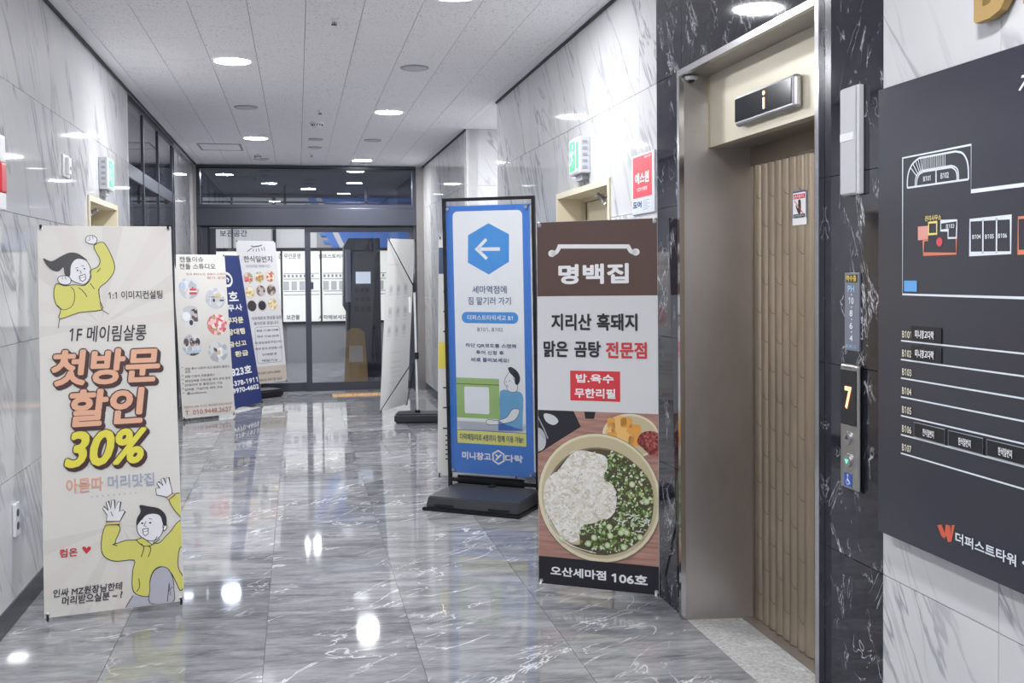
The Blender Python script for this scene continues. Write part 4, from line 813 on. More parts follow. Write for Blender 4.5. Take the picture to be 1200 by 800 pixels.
PH_GR = voro('photo_grey', [(206, 208, 212), (190, 192, 198), (176, 178, 186), (214, 214, 216)], 14); PH_PK = voro('photo_flowers', [(214, 120, 130), (232, 190, 190), (206, 90, 104), (170, 160, 120), (238, 220, 214)], 30); PH_BR = voro('photo_brown', [(96, 78, 76), (150, 130, 120), (70, 60, 64), (190, 180, 178)], 26); PH_BK = mat('photo_dark', (50, 50, 58), .5); PH_BE = mat('photo_beige', (206, 190, 158), .5); PH_RD = mat('photo_red', (196, 74, 80), .5); PH_BL = mat('photo_blue', (176, 196, 214), .5); PH_WH = mat('photo_white', (232, 232, 234), .5)
a = Art('round_photo', TS, -.0016); cs = [(0.1661,1.4118),(0.4659,1.2926),(0.1646,1.1029),(0.4656,1.0013),(0.1627,0.7894),(0.4556,0.7028)]; rx = .118
for k, (cx_, cz_) in enumerate(cs):
    a.cut('round_photo'); a.poly(ell(cx_, cz_, rx, rx, 32), PH_PK if k == 3 else PH_GR, 0)
    if k == 0: a.poly(rrect(cx_+.0, cx_+.085, cz_-.07, cz_-.045, .004), PH_RD, 1); a.poly(rrect(cx_+.002, cx_+.083, cz_-.044, cz_-.03, .004), PH_WH, 1); a.poly(rrect(cx_+.004, cx_+.081, cz_-.03, cz_-.006, .004), PH_RD, 1); a.poly(ell(cx_-.07, cz_+.02, .03, .05, 14), PH_BL, 1); a.poly(ell(cx_+.04, cz_+.004, .01, .01, 8), PH_RD, 2); a.line([(cx_-.05, cz_-.05), (cx_-.01, cz_)], .012, PH_BE, 1)
    if k == 1: a.line([(cx_-.1, cz_+.02), (cx_+.1, cz_+.01)], .008, PH_BR, 1); a.poly(ell(cx_-.02, cz_-.02, .014, .02, 12), PH_BK, 2); a.poly(ell(cx_+.03, cz_+.03, .04, .03, 14), PH_BE, 1); a.poly(rrect(cx_+.05, cx_+.1, cz_-.03, cz_-.015, .004), PH_BK, 2); a.line([(cx_-.06, cz_+.02), (cx_-.06, cz_-.07)], .006, PH_WH, 2)
    if k == 2: a.poly(rrect(cx_+.01, cx_+.08, cz_-.06, cz_+.08, .01), PH_BR, 1); a.poly(ell(cx_, cz_-.07, .022, .03, 12), PH_BK, 2); a.poly(ell(cx_-.05, cz_+.0, .045, .05, 16), PH_WH, 1)
    if k == 4:
        for q in (-.07, 0, .06): a.poly(ell(cx_+q, cz_+.03, .03, .045, 14), PH_BR, 1); a.line([(cx_+q, cz_-.01), (cx_+q, cz_-.06)], .008, PH_WH, 1)
        a.poly(clip(ell(cx_, cz_, rx, rx, 32), (cx_-1, cx_+1, cz_-1, cz_-.06)), PH_BL, 1); a.poly(clip(ell(cx_, cz_, rx, rx, 32), (cx_-1, cx_+1, cz_-1, cz_-.09)), PH_BR, 2)
    if k == 5: a.poly([(cx_-.05, cz_-.05), (cx_-.05, cz_+.05), (cx_-.01, cz_+.03), (cx_-.01, cz_-.07)], PH_BR, 1); a.poly([(cx_-.01, cz_+.03), (cx_+.05, cz_+.05), (cx_+.05, cz_-.05), (cx_-.01, cz_-.07)], PH_WH, 1); a.poly(ell(cx_+.01, cz_-.01, .02, .03, 12), PH_BE, 2)
a.done()
DG = mat('studio_text', (60, 60, 68), .5); CU = mat('copper_text', (182, 120, 96), .5)
txt(TS, '캔들이슈', (0.0771,0.3525,1.6968,1.7583), DG, .0, -.004); txt(TS, '캔들 스튜디오', (0.0718,0.4894,1.6202,1.6819), DG, .0, -.004)
txt(TS, '전국 최다수강 클래스 디퓨저', (0.1388,0.6061,1.5526,1.578), CU, 0, -.004); txt(TS, '향기 공방', (0.3797,0.6029,1.5081,1.5376), CU, 0, -.004)
for k, (s, x1) in enumerate((('캔들 향수 디퓨저 석고 원데이 클래스', 262), ('공방', 110), ('캔들 디퓨저 조향클래스', 205), ('웨딩답례품 단체선물 제작 문의 환영', 265), ('인테리어 및 출장강의 가능', 235), ('답례품, 기업단체 제작 가능', 235), ('@candleissue_', 180))):
    y0 = (562, 582, 596, 611, 628, 645, 662)[k]; x0 = 88
    b = {0: (0.0597,0.5808,0.519,0.5476), 1: (0.0573,0.1215,0.487,0.5129), 2: (0.0538,0.4004,0.4357,0.4641), 3: (0.0504,0.5801,0.3873,0.4158), 4: (0.0472,0.4847,0.3433,0.3717), 5: (0.0439,0.4811,0.296,0.3244), 6: (0.064,0.3057,0.252,0.2802)}[k]
    txt(TS, s, b, DG, 0, -.004)
a = Art('bullet', TS, -.0016)
for p_ in [(0.0292,0.5526),(0.0287,0.4641),(0.0287,0.4227),(0.0254,0.376),(0.0248,0.3263),(0.0241,0.2767)]: a.poly(ell(p_[0], p_[1], .006, .006, 8), DG, 1)
a.line(ell(.085, ([(0.0531,0.277),(0.0531,0.277)])[0][1], .010, .010, 12), .002, DG, 1, True); a.done()
txt(TS, '캔들이슈 공방 오산시 세마역로 더퍼스트타워', (0.0189,0.5805,0.108,0.134), CU, 0, -.004); txt(TS, 'T. 010.9448.2627', (0.032,0.5697,0.0347,0.0866), CU, .02, -.004)

# --- navy banner
NAV = mat('navy_vinyl', (42, 56, 112), .42)
NE, NS = banner('navy_banner', (-.72465, 12.37, .03), 62.035, 9.2, 0, .61, 1.80, 'navy blue tax office banner with white lettering, half hidden behind the studio banner', NAV)
txt(NS, '호', (0.2264,0.4413,1.2482,1.3659), WHT, .03, -.004); txt(NS, '세무사', (-0.0104,0.4926,1.1272,1.2096), WHT, .04, -.004)
CRM = mat('print_cream', (236, 230, 196), .5)
for s, b in (('세무자문', (-0.0317,0.4712,0.981,1.0578)), ('기장대행', (-0.049,0.4656,0.8472,0.9212)), ('세금신고', (-0.069,0.4573,0.7073,0.7732)), ('환급', (0.1704,0.4623,0.5877,0.6542))): txt(NS, s, b, CRM, .05, -.004)
txt(NS, '823호', (0.023,0.4782,0.3707,0.4719), WHT, .05, -.004); txt(NS, '031-378-1911', (-0.2111,0.579,0.2525,0.3152), WHT, .05, -.004); txt(NS, '010-9970-4602', (-0.2564,0.5772,0.1701,0.23), WHT, .05, -.004)
a = Art('crescent_mark', NS, -.0016); c_ = [(0.2516,1.5082),(0.3692,1.5073),(0.2739,1.5849),(0.2587,1.5327)]; c0 = c_[0]; a.line(ell(c0[0], c0[1], .11, .075, 30), .03, WHT, 1, True); a.line([(c0[0]+.0, c0[1]+.02), (c0[0]+.04, c0[1]), (c0[0]+.02, c0[1]-.03)], .02, WHT, 1); a.done()

# --- food menu banner on a base
KE, KS = banner('menu_banner', (-.6289, 13.3878, .1965), 38.3218, 6.118, .272, .61, 1.8214, 'white lunch menu banner with nine round dishes, tallest one by the glass doors', SHEET, backleg=0)
a = Art('dish_photo', KS, -.0016); D_ = {(0, 0): PH_PK, (1, 0): voro('dish_green', [(150, 170, 90), (206, 200, 170), (190, 130, 90), (226, 220, 200)], 40), (2, 0): voro('dish_orange', [(206, 120, 90), (230, 210, 190), (190, 90, 80), (226, 220, 200)], 40), (0, 1): voro('dish_cream', [(226, 210, 170), (200, 170, 120), (236, 226, 206)], 34), (1, 1): PH_BR, (2, 1): PH_BR, (0, 2): mat('dish_dark', (58, 54, 58), .5), (1, 2): mat('dish_darker', (44, 44, 56), .5), (2, 2): MATS['dish_cream']}
cs = [(0.1426,1.344),(0.3099,1.3507),(0.4787,1.3609),(0.1486,1.1642),(0.3166,1.1774),(0.4812,1.1827),(0.1606,0.9876),(0.3178,0.9879),(0.4831,0.9996)]
for k, (cx_, cz_) in enumerate(cs): a.cut('dish_photo'); a.poly(ell(cx_, cz_, .078, .078, 24), mat('dish_rim', (206, 196, 186), .5), 0); a.poly(ell(cx_, cz_, .068 if k != 7 else .06, .068 if k != 7 else .06, 24), D_[(k % 3, k//3)], 1)
a.cut('hours_box'); RB = (0.1743,0.5598,0.253,0.7135); a.line(rrect(RB[0]+.0, RB[1], RB[2], RB[3], .04), .006, GREYP, 1, True)
a.cut('beige_band'); bg_ = [(0.2182,0.2413),(0.6376,0.2108)]; a.poly([(.002, .002), (.608, .002), (.608, bg_[1][1]), (.002, bg_[1][1])], mat('beige_print', (196, 186, 172), .5), 0)
a.cut('roof_emblem'); lg = [(0.2257,1.7592),(0.2535,1.7431),(0.3535,1.7561),(0.3946,1.7684)]; a.line(lg, .012, INK, 1); 
for s_ in ([(0.1598,1.6828),(0.2114,1.7129),(0.2421,1.7265)], [(0.2477,1.6837),(0.2608,1.7168)], [(0.2967,1.6809),(0.3006,1.7206)], [(0.3466,1.6848),(0.3349,1.7277)], [(0.3974,1.6953),(0.3793,1.7349)], [(0.4314,1.6957),(0.424,1.7422)]): a.line(s_, .009, INK, 1)
a.done()
txt(KS, '한식일번지', (0.0942,0.5334,1.5433,1.6271), INK, .01, -.004); txt(KS, '프리미엄 뷔페식당', (0.1165,0.488,1.4746,1.5158), LG, 0, -.004)
txt(KS, '식자재료의 정성을 담은', (0.1374,0.6042,0.8055,0.8502), DG, .0, -.004); txt(KS, '음식으로 모십니다', (0.168,0.5466,0.7401,0.7847), DG, .0, -.004)
for k, s in enumerate(('평일 11:00-14:00', '저녁 17:00-20:00', '토,일요일휴무입니다', '예약 문의 환영합니다', '단체환영', '배달가능')):
    w2 = (.17, .17, .21, .21, .11, .12)[k]; zc = RB[3]-.045-(RB[3]-RB[2]-.06)*k/5.2; xc = (RB[0]+RB[1])/2; txt(KS, s, (xc-w2, xc+w2, zc-.016, zc+.016), DG, 0, -.004)
for k, (s, w2) in enumerate((('문의 031-374-2000', .2), ('더퍼스트타워 지하 1층 105호', .22), ('매장 안내', .08))): txt(KS, s, (.31-w2, .31+w2, bg_[1][1]-.10-.09*k, bg_[1][1]-.065-.09*k), DG, 0, -.004)
def water_base(e, wx, dy, h, off):   # in the parent banner's frame, laid flat on the floor
    mi = e.matrix_world.inverted(); rot = e.matrix_world.to_euler()
    bm = bmesh.new(); box(bm, -wx/2, wx/2, -dy/2, dy/2, 0, h); bmesh.ops.bevel(bm, geom=bm.edges[:], offset=.022, segments=3, affect='EDGES'); 
    return bm
mw = KE.matrix_world; n = (mw.to_3x3() @ Vector((0, 1, 0))); n.z = 0; n.normalize(); yaw_ = math.radians(38.32)
c0 = mw @ Vector((.305, 0, 0)); c0.z = 0
bm = water_base(KE, .50, .34, .10, 0); M_ = Matrix.Translation(c0+n*.16) @ Matrix.Rotation(yaw_, 4, 'Z'); bm.transform(mw.inverted() @ M_); obj('water_base', bm, BLACK, KE)
tb('pole', ALU, KE, [(mw.inverted() @ (c0+n*.16+Vector((0, 0, .095))), (.305, .06, .9), .011)], 10)

# --- banner seen from the back, with pole and base
VE, VS = banner('reversed_banner', (.81087, 10.72558, .1495), 56.855, -4.19, .627, .61, 1.7825, 'blank white banner seen from behind, on a pole stand with a dark water base', mat('back_vinyl', (226, 225, 222), .5), side=-1, hubz=1.22, backleg=0)
for o in [c for c in VE.children if c.name.startswith('stand_arm') or c.name.startswith('hub')]: bpy.data.objects.remove(o)
mw = VE.matrix_world; mi = mw.inverted(); n = (mw.to_3x3() @ Vector((0, -1, 0))); n.z = 0; n.normalize()
bc = Vector((1.225, 10.94, 0))
top = bc+Vector((-.02, .0, 1.42)); low = bc+Vector((-.005, 0, .70)); 
bm = bmesh.new(); box(bm, -.235, .235, -.155, .155, 0, .10); bmesh.ops.bevel(bm, geom=bm.edges[:], offset=.02, segments=3, affect='EDGES'); bm.transform(mi @ Matrix.Translation(bc) @ Matrix.Rotation(math.radians(-10), 4, 'Z')); obj('water_base', bm, mat('base_charcoal', (44, 45, 52), .45), VE)
tb('pole', mat('white_pole', (214, 214, 216), .3), VE, [(mi @ (bc+Vector((0, 0, .09))), mi @ top, .013, .012)], 14)
tb('pole_foot', BLACK, VE, [(mi @ (bc+Vector((0, 0, .09))), mi @ (bc+Vector((0, 0, .125))), .028)], 14)
tb('upper_hub', BLACK, VE, [(mi @ (top-Vector((0, 0, .05))), mi @ (top+Vector((0, 0, .05))), .020)], 12); tb('lower_hub', BLACK, VE, [(mi @ (low-Vector((0, 0, .035))), mi @ (low+Vector((0, 0, .035))), .026)], 12)
tb('pole_tag', WHITEP, VE, [(mi @ (top+Vector((-.05, -.01, -.10))), mi @ (top+Vector((-.05, -.01, -.26))), .016)], 10)
for x, z, h in ((.014, 1.768, top), (.596, 1.768, top), (.014, .014, low), (.596, .014, low)): tb('stand_arm', BLACKM, VE, [(mi @ h, (x, -.006, z), .007, .004)], 8)
tb('upper_link', BLACKM, VE, [(mi @ (top+Vector((0, 0, .0))), mi @ (top+Vector((.0, .03, .14))), .006)], 8)
FT = mat('show_through_print', (212, 212, 212), .5); a = Art('show_through_print', VS, -.0014)
for p_ in [(0.1158,1.2447),(0.2807,1.2473),(0.4436,1.2558),(0.1175,1.0176),(0.2887,1.0167),(0.4589,1.0161),(0.1161,0.8179),(0.2815,0.8144),(0.4496,0.828)]: a.cut(); a.poly(rrect(p_[0]-.045, p_[0]+.045, p_[1]-.06, p_[1]+.06, .02, 3), FT, 0); a.poly(ell(p_[0], p_[1]+.01, .028, .03, 12), mat('show_through_print_dark', (190, 190, 193), .5), 1); a.line([(p_[0]-.04, p_[1]-.085), (p_[0]+.04, p_[1]-.085)], .010, FT, 0)
for k, p_ in enumerate([(0.1735,1.5156),(0.2768,0.5891),(0.2879,0.4894),(0.2943,0.4322),(0.2997,0.3836),(0.3054,0.332),(0.3118,0.2746)]): a.cut('show_through_line'); a.line([(p_[0]-.14+.03*(k % 3), p_[1]), (p_[0]+.14-.02*(k % 2), p_[1])], .012, FT, 0)
a.done()

# --- menu banner hidden behind the blue sign
ME, MS = banner('food_poster', (1.015, 7.7555, .04), -24, 3, 0, .62, 1.80, 'white food banner mostly hidden behind the blue direction sign, with yellow block', CREAMV)
a = Art('navy_field', MS, -.0016, (.002, .618, .002, 1.798))
NB = mat('poster_navy', (64, 84, 112), .5); YB = mat('poster_yellow', (222, 206, 84), .5)
z_ = [(0.0006,1.7189),(0.0013,1.5206),(0.0032,1.004),(0.0039,0.8065)]; a.poly(rr((.002, .618, z_[1][1], z_[0][1])), NB, 0); a.cut('yellow_field'); a.poly(rr((.002, .618, z_[3][1], z_[2][1])), YB, 0); a.cut('menu_photos')
for p_, m_ in zip([(0.0524,1.6026),(0.0529,1.4514),(0.0535,1.3004),(0.054,1.1495),(0.0554,0.725),(0.0559,0.5746),(0.0564,0.4189)], (PH_PK, PH_BR, MATS['dish_orange'], PH_BR, MATS['dish_orange'], MATS['dish_cream'], PH_BR)):
    for q in (0, .17, .34): a.poly(ell(.14+q, p_[1], .06, .05, 18), m_, 1)
    a.line([(.04, p_[1]-.065), (.09, p_[1]-.065)], .012, DG, 1)
for k in range(6): a.line([(.06, .30-.035*k), (.5, .30-.035*k)], .010, DG, 1)
a.done(); txt(MS, '세트 메뉴', (.07, .5, z_[3][1]+.05, z_[2][1]-.05), DG, .03, -.004)

# --- blue direction sign in black frame stand
BE = empty('direction_sign', (1.02855, 7.10506, 0), -33.049, -2.2966, -.321, label='blue and white arrow direction sign in a black frame with a heavy black base', cat='sign stand', group='roll banners and poster stands in the lobby')
# note: base and sheet share this frame; sheet starts 0.186 m up
BLU = mat('poster_blue', (62, 122, 206), .4); BLD = mat('poster_deep_blue', (56, 104, 184), .4)
zo = .1862
def up(v): return [(x, z+zo) for x, z in v]
def ub(b): return (b[0], b[1], b[2]+zo, b[3]+zo)
BS = bx('poster_sheet', BLU, BE, 0, .61, -.0008, .0008, zo, zo+1.832)
bx('clear_cover', CLEAR, BE, -.012, .622, -.0125, -.0105, zo-.01, zo+1.842)
fo = ub((-0.0212,0.6281,-0.0513,1.8679))
x0, x1 = fo[0], .648; zt = fo[3]-.004
bm = bmesh.new(); box(bm, x0, x0+.022, -.012, .012, .085, zt); obj('frame_post', bm, BLACKM, BE); bm = bmesh.new(); box(bm, x1-.022, x1, -.012, .012, .085, zt); obj('frame_post', bm, BLACKM, BE)
bx('frame_top', BLACKM, BE, x0, x1, -.012, .012, zt-.001, zt+.021); bx('frame_bottom', BLACKM, BE, x0+.022, x1-.022, -.014, .014, .125, .150); bx('frame_back', BLACKM, BE, x0+.06, x1-.12, .014, .03, .09, .165)
for x, z in ((.02, zo+.02), (.59, zo+.02), (.02, zo+1.812), (.59, zo+1.812)):
    tb('corner_clip', ALU, BE, [((x, -.016, z), (x, -.001, z), .011)], 12); tb('corner_string', BLACKM, BE, [((x, -.006, z), ((x0+.012) if x < .3 else (x1-.012), 0, z+(.03 if z > 1 else -.03)), .0025)], 6)
a = Art('white_field', BS, -.0016)
wr = ([(0.045,1.7945),(0.5805,1.7978)]); wl_ = ([(0.0406,0.3021),(0.5852,0.3176)]); zt2 = wr[0][1]+zo; zb2 = wl_[0][1]+zo; xa, xb = .052, .558
a.poly(rrect(xa, xb, zb2, zt2, .035), WHT, 0); a.poly([(xa, zb2), (xb, zb2), (xb, zb2+.06), (xa, zb2+.06)], WHT, 0)
a.cut('arrow_hexagon'); hx_ = up([(0.3149,1.7106),(0.4624,1.6343),(0.4576,1.4509),(0.3101,1.3666),(0.1586,1.4476),(0.164,1.6325)]); a.poly(hx_, mat('hexagon_blue', (72, 148, 220), .4), 1)
ar = up([(0.3953,1.5374),(0.2336,1.5374)]); a.line(ar, .024, WHT, 2); ar = up([(0.298,1.6037),(0.2273,1.5375),(0.299,1.4731)]); a.line(ar, .022, WHT, 2)
a.cut('pill_shape'); pb = ub((0.1042,0.5174,1.0365,1.1134)); a.poly(rrect(*pb, (pb[3]-pb[2])*.48, 6), mat('hexagon_blue', (0, 0, 0)), 1)
GB = mat('box_green', (160, 192, 120), .5); BO = mat('box_brown_line', (120, 110, 60), .5)
a.cut('green_box'); gb = ub((0.0514,0.3695,0.3848,0.6613)); a.poly(rr(gb), GB, 1); l_ = up([(0.0501,0.619),(0.376,0.6255)]); a.line([l_[0], (gb[1], l_[0][1])], .006, BO, 2)
qr = ub((0.1114,0.2946,0.4171,0.6013)); a.poly(rrect(*qr, .012), WHT, 3)
PBL = mat('shirt_blue', (112, 172, 212), .5)
a.cut('printed_person'); hd = smooth_pts(up([(0.4464,0.7103),(0.4217,0.6779),(0.4071,0.6392),(0.4233,0.6077),(0.433,0.5857),(0.4599,0.5738),(0.4974,0.5846),(0.5019,0.6292),(0.479,0.6603),(0.4697,0.6919)]), 3); a.poly(hd, WHT, 2); a.line(hd, .003, INK, 3, True)
hr = smooth_pts(up([(0.4369,0.7356),(0.4575,0.7456),(0.4876,0.7304),(0.5139,0.7026),(0.523,0.6616),(0.5052,0.6261),(0.4852,0.6351),(0.4828,0.6732),(0.453,0.701)]), 3); a.poly(hr, INK, 4)
sh = smooth_pts(up([(0.3747,0.5774),(0.4313,0.5856),(0.4599,0.5738),(0.4973,0.5814),(0.5275,0.5728),(0.5434,0.5353),(0.5377,0.4397),(0.5317,0.3343),(0.5246,0.3212),(0.3824,0.3532),(0.3708,0.433)]), 2); a.poly(sh, PBL, 2)
am = smooth_pts(up([(0.4637,0.4591),(0.5144,0.4547),(0.4858,0.3929),(0.4341,0.3683),(0.3479,0.3485),(0.2822,0.3455),(0.269,0.3676),(0.2936,0.3816),(0.3487,0.3775),(0.4214,0.403)]), 3); a.poly(am, WHT, 3); a.line(am, .003, INK, 4, True)
pn = up([(0.3591,0.3811),(0.4166,0.3515),(0.5247,0.3244),(0.5312,0.3167),(0.3572,0.3086)]); a.poly(pn, BLD, 3)
for s_ in ([(0.4209,0.6459),(0.4276,0.6429)], [(0.4415,0.6529),(0.4516,0.65)], [(0.4236,0.6173),(0.4371,0.6145)]): a.line(up(s_), .004, INK, 5)
a.cut('yellow_band'); yb = ub((0.0435,0.5762,0.2248,0.2826)); yb = (yb[0], yb[1], yb[2]-.0, yb[3]); zq = up([(0.0426,0.2531),(0.0426,0.2531)])[0][1]; a.poly(rr((xa, xb, zq-.044, zq+.044)), mat('band_yellow', (226, 222, 116), .5), 1)
a.cut('hexagon_logo'); hc = up([(0.354,0.1246),(0.3953,0.1269)])[0]; r_ = .046; hexo = [(hc[0]+r_*math.cos(math.radians(30+60*k)), hc[1]+r_*math.sin(math.radians(30+60*k))) for k in range(6)]; a.line(hexo, .011, WHT, 2, True); a.line([(hc[0]-.02, hc[1]-.02), (hc[0]+.02, hc[1]+.02)], .012, WHT, 2); a.line([(hc[0]-.02, hc[1]+.018), (hc[0]+.0, hc[1]+.0)], .012, WHT, 2)
a.done()
BT = mat('poster_text_blue', (66, 88, 132), .5); BT2 = mat('poster_text_grey', (118, 124, 142), .5)
for s, b, m_, bo in (('세마역점에', (0.188,0.4374,1.2389,1.2913), BT, .01), ('짐 맡기러 가기', (0.1542,0.4662,1.1635,1.2153), BT, .01), ('더퍼스트타워세교 B1', (0.1476,0.4786,1.0575,1.093), WHT, .02), ('B101, B102', (0.2197,0.404,0.9792,1.0092), BT2, 0), ('하단 QR코드를 스캔해', (0.1286,0.4983,0.871,0.8995), BT, .03), ('투어 신청 후', (0.2058,0.4089,0.8239,0.8521), BT, .03), ('바로 둘러보세요!', (0.1695,0.445,0.7735,0.8034), BT, .03), ('미니창고', (0.0849,0.3004,0.0975,0.1516), WHT, .05), ('다락', (0.4037,0.5332,0.096,0.1483), WHT, .05)):
    txt(BS, s, ub(b), m_, bo, -.0045)
txt(BS, '다락패밀리로 4명까지 함께 이용 가능!', (xa+.02, xb-.02, zq-.022, zq+.024), BT, .03, -.0045)
# heavy base, level on the floor
mw = BE.matrix_world; mi = mw.inverted(); M_ = Matrix.Translation((1.02855, 7.10506, 0)) @ Matrix.Rotation(math.radians(-35.5), 4, 'Z')
bm = bmesh.new(); box(bm, -.02, .68, -.40, .03, 0.0008, .022); bmesh.ops.bevel(bm, geom=bm.edges[:], offset=.005, segments=2, affect='EDGES'); bm.transform(mi @ M_); obj('base_plate', bm, BLACKM, BE)
bm = bmesh.new(); v = [bm.verts.new(p) for p in ((-.005, -.375, .022), (.665, -.375, .022), (.665, .02, .022), (-.005, .02, .022), (.005, -.355, .088), (.655, -.355, .088), (.60, -.02, .118), (.05, -.02, .118), (.655, .015, .10), (.005, .015, .10))]
for q in ((3, 2, 1, 0), (0, 1, 5, 4), (4, 5, 6, 7), (1, 2, 8, 5), (5, 8, 6), (3, 0, 4, 9), (4, 7, 9), (2, 3, 9, 8), (7, 6, 8, 9)): bm.faces.new([v[i] for i in q])
bmesh.ops.recalc_face_normals(bm, faces=bm.faces[:]); bmesh.ops.bevel(bm, geom=bm.edges[:], offset=.006, segments=2, affect='EDGES'); bm.transform(mi @ M_); obj('base_tank', bm, mat('tank_grey', (52, 53, 60), .32), BE)
bm = bmesh.new(); box(bm, .06, .20, -.3755, -.372, .03, .045); bm.transform(mi @ M_); obj('base_slot', bm, BLACK, BE); bm = bmesh.new(); box(bm, .45, .60, -.3755, -.372, .03, .045); bm.transform(mi @ M_); obj('base_slot', bm, BLACK, BE)
bm = bmesh.new(); lathe(bm, [(.028, .112), (.028, .122), (.02, .125)], 18, (.33, -.05, 0)); bm.transform(mi @ M_); obj('filler_cap', bm, BLACK, BE)

# --- brown restaurant banner
RE, RS = banner('restaurant_banner', (1.13473, 4.91447, .04), -34.3325, 1.594, .437, .604, 1.7625, 'brown and white restaurant banner with a large noodle soup bowl photo', SHEET, hook=WHITEP, backleg=.22)
BR_ = mat('banner_brown', (88, 64, 58), .45); TXK = mat('banner_black_text', (38, 36, 42), .5); TXR = mat('banner_red_text', (204, 60, 66), .5); RBX = mat('banner_red_box', (212, 58, 66), .5); NBK = mat('banner_navy_black', (30, 28, 38), .45)
a = Art('brown_field', RS, -.0014, (.001, .603, .001, 1.7615))
zz = [(-0.0091,1.4016),(0.5863,1.4013)]; z1_ = (zz[0][1]+zz[1][1])/2; a.poly(rr((0, .604, z1_, 1.77)), BR_, 0)
zf = [(-0.0037,0.8414),(0.6037,0.852)]; zf_ = (zf[0][1]+zf[1][1])/2; zk = [(0.0044,0.1319),(0.6075,0.1361)]; zk_ = (zk[0][1]+zk[1][1])/2
a.cut('black_band'); a.poly(rr((0, .604, 0, zk_)), NBK, 2); a.cut('roof_emblem')
a.line(smooth_pts([(0.076,1.6069),(0.0959,1.6115),(0.109,1.6237),(0.1169,1.641)], 3, False)+[(0.1261,1.642),(0.4534,1.6334)]+smooth_pts([(0.4634,1.6332),(0.4709,1.6174),(0.4809,1.6076),(0.5033,1.6048)], 3, False), .020, WHT, 1); 
for p_ in [(0.0786,1.6093),(0.4996,1.6061)]: a.poly(ell(p_[0], p_[1], .019, .017, 16), WHT, 1)
a.cut('red_box'); a.poly(rr((0.1691,0.4195,0.8982,1.0418)), RBX, 1); a.done()
txt(RS, '명백집', (0.1119,0.4661,1.458,1.5554), WHT, .055, -.005)
for s, b, m_ in (('지리산', (0.0738,0.279,1.2357,1.3166), TXK), ('흑돼지', (0.3046,0.5063,1.2348,1.3179), TXK), ('맑은', (0.0328,0.1598,1.1057,1.1853), TXK), ('곰탕', (0.1911,0.3253,1.1069,1.1853), TXK), ('전문점', (0.3495,0.5511,1.1046,1.1829), TXR), ('밥.육수', (0.1992,0.3891,0.9844,1.0276), WHT), ('무한리필', (0.1914,0.3968,0.9117,0.9583), WHT)): txt(RS, s, b, m_, .045, -.004)
txt(RS, '오산세마점', (0.063,0.345,0.0448,0.0905), WHT, .045, -.004); txt(RS, '106호', (0.3715,0.5487,0.0412,0.0882), WHT, .045, -.004)
a = Art('soup_bowl_photo', RS, -.0014, (.001, .603, zk_, zf_)); WD = mat('table_wood', (170, 128, 116), .5); t = NT(WD); n_ = t.noise(t.coords(scale=(1, 1, 14)), 5, 4); t.l(t.mix(t.rng(n_, .3, .7), (150, 108, 98), (186, 146, 132)), t.b.inputs['Base Color'])
a.poly(rr((0, .604, zk_, zf_)), WD, 0)
a.poly([(-0.018,0.8461),(0.1811,0.8543),(0.2222,0.7728),(0.1419,0.7225),(-0.0176,0.6201)], mat('photo_black', (34, 34, 42), .5), 1); a.poly(smooth_pts([(0.0324,0.8294),(0.0823,0.8222),(0.1072,0.7953),(0.0824,0.7755),(0.0425,0.7923)], 3), MATS['photo_grey'], 2); a.poly(smooth_pts([(-0.0077,0.7524),(0.0225,0.7492),(0.0426,0.708),(0.0326,0.6606),(-0.0076,0.6489)], 3), MATS['photo_grey'], 2); a.line([(-0.0028,0.8185),(0.0325,0.7544),(0.0526,0.7085)], .006, GREYP, 3)
a.poly([(0.2396,0.8475),(0.2976,0.8482),(0.2881,0.8128),(0.2445,0.8127)], MATS['print_black'], 1)
CRB = mat('bowl_brass', (196, 184, 150), .4); CRL = mat('bowl_brass_light', (222, 212, 184), .4); CRD = mat('bowl_brass_dark', (128, 116, 92), .4); BRO = mat('broth', (84, 74, 56), .35)
def pe(pts, n=40):  # ellipse from centre, right and top points
    c, r, t_ = pts; return ell(c[0], c[1], r[0]-c[0], t_[1]-c[1], n)
a.poly(pe([(0.4688,0.7393),(0.6079,0.7465),(0.4686,0.8436)]), CRL, 2); a.poly(pe([(0.4707,0.7394),(0.5968,0.746),(0.4705,0.8337)]), CRB, 3)
KIM = mat('radish_orange', (226, 160, 72), .5); KI2 = mat('radish_light', (236, 186, 110), .5); KR = voro('kimchi_red', [(120, 44, 44), (150, 66, 60), (96, 36, 40), (176, 96, 84)], 90)
for i, p_ in enumerate([(0.3838,0.7989),(0.4217,0.7779),(0.4499,0.8019),(0.4028,0.7542),(0.3839,0.7304),(0.4312,0.7374),(0.4782,0.7534),(0.4595,0.7252),(0.4921,0.7722),(0.3791,0.7758),(0.4876,0.7177),(0.4216,0.8097)]): a.poly(rrect(p_[0]-.028, p_[0]+.028, p_[1]-.024, p_[1]+.022, .010, 3), (KIM, KI2)[i % 2], 4+i % 3)
a.poly(smooth_pts([(0.534,0.7608),(0.571,0.7671),(0.6079,0.751),(0.6171,0.6932),(0.608,0.6613),(0.5712,0.6502),(0.5249,0.6881),(0.5016,0.7094),(0.5108,0.7415)], 3), KR, 7)
a.poly(pe([(0.3079,0.4353),(0.6175,0.4584),(0.3074,0.7457)]), CRD, 8); a.poly(pe([(0.3079,0.4371),(0.6139,0.4599),(0.3074,0.743)]), CRL, 9); a.poly(pe([(0.3098,0.4391),(0.601,0.4607),(0.3094,0.7311)]), CRB, 10)
a.poly(pe([(0.3099,0.4207),(0.579,0.4411),(0.3095,0.6779)]), CRD, 11); a.poly(pe([(0.3118,0.419),(0.5716,0.4387),(0.3114,0.6706)]), BRO, 12)
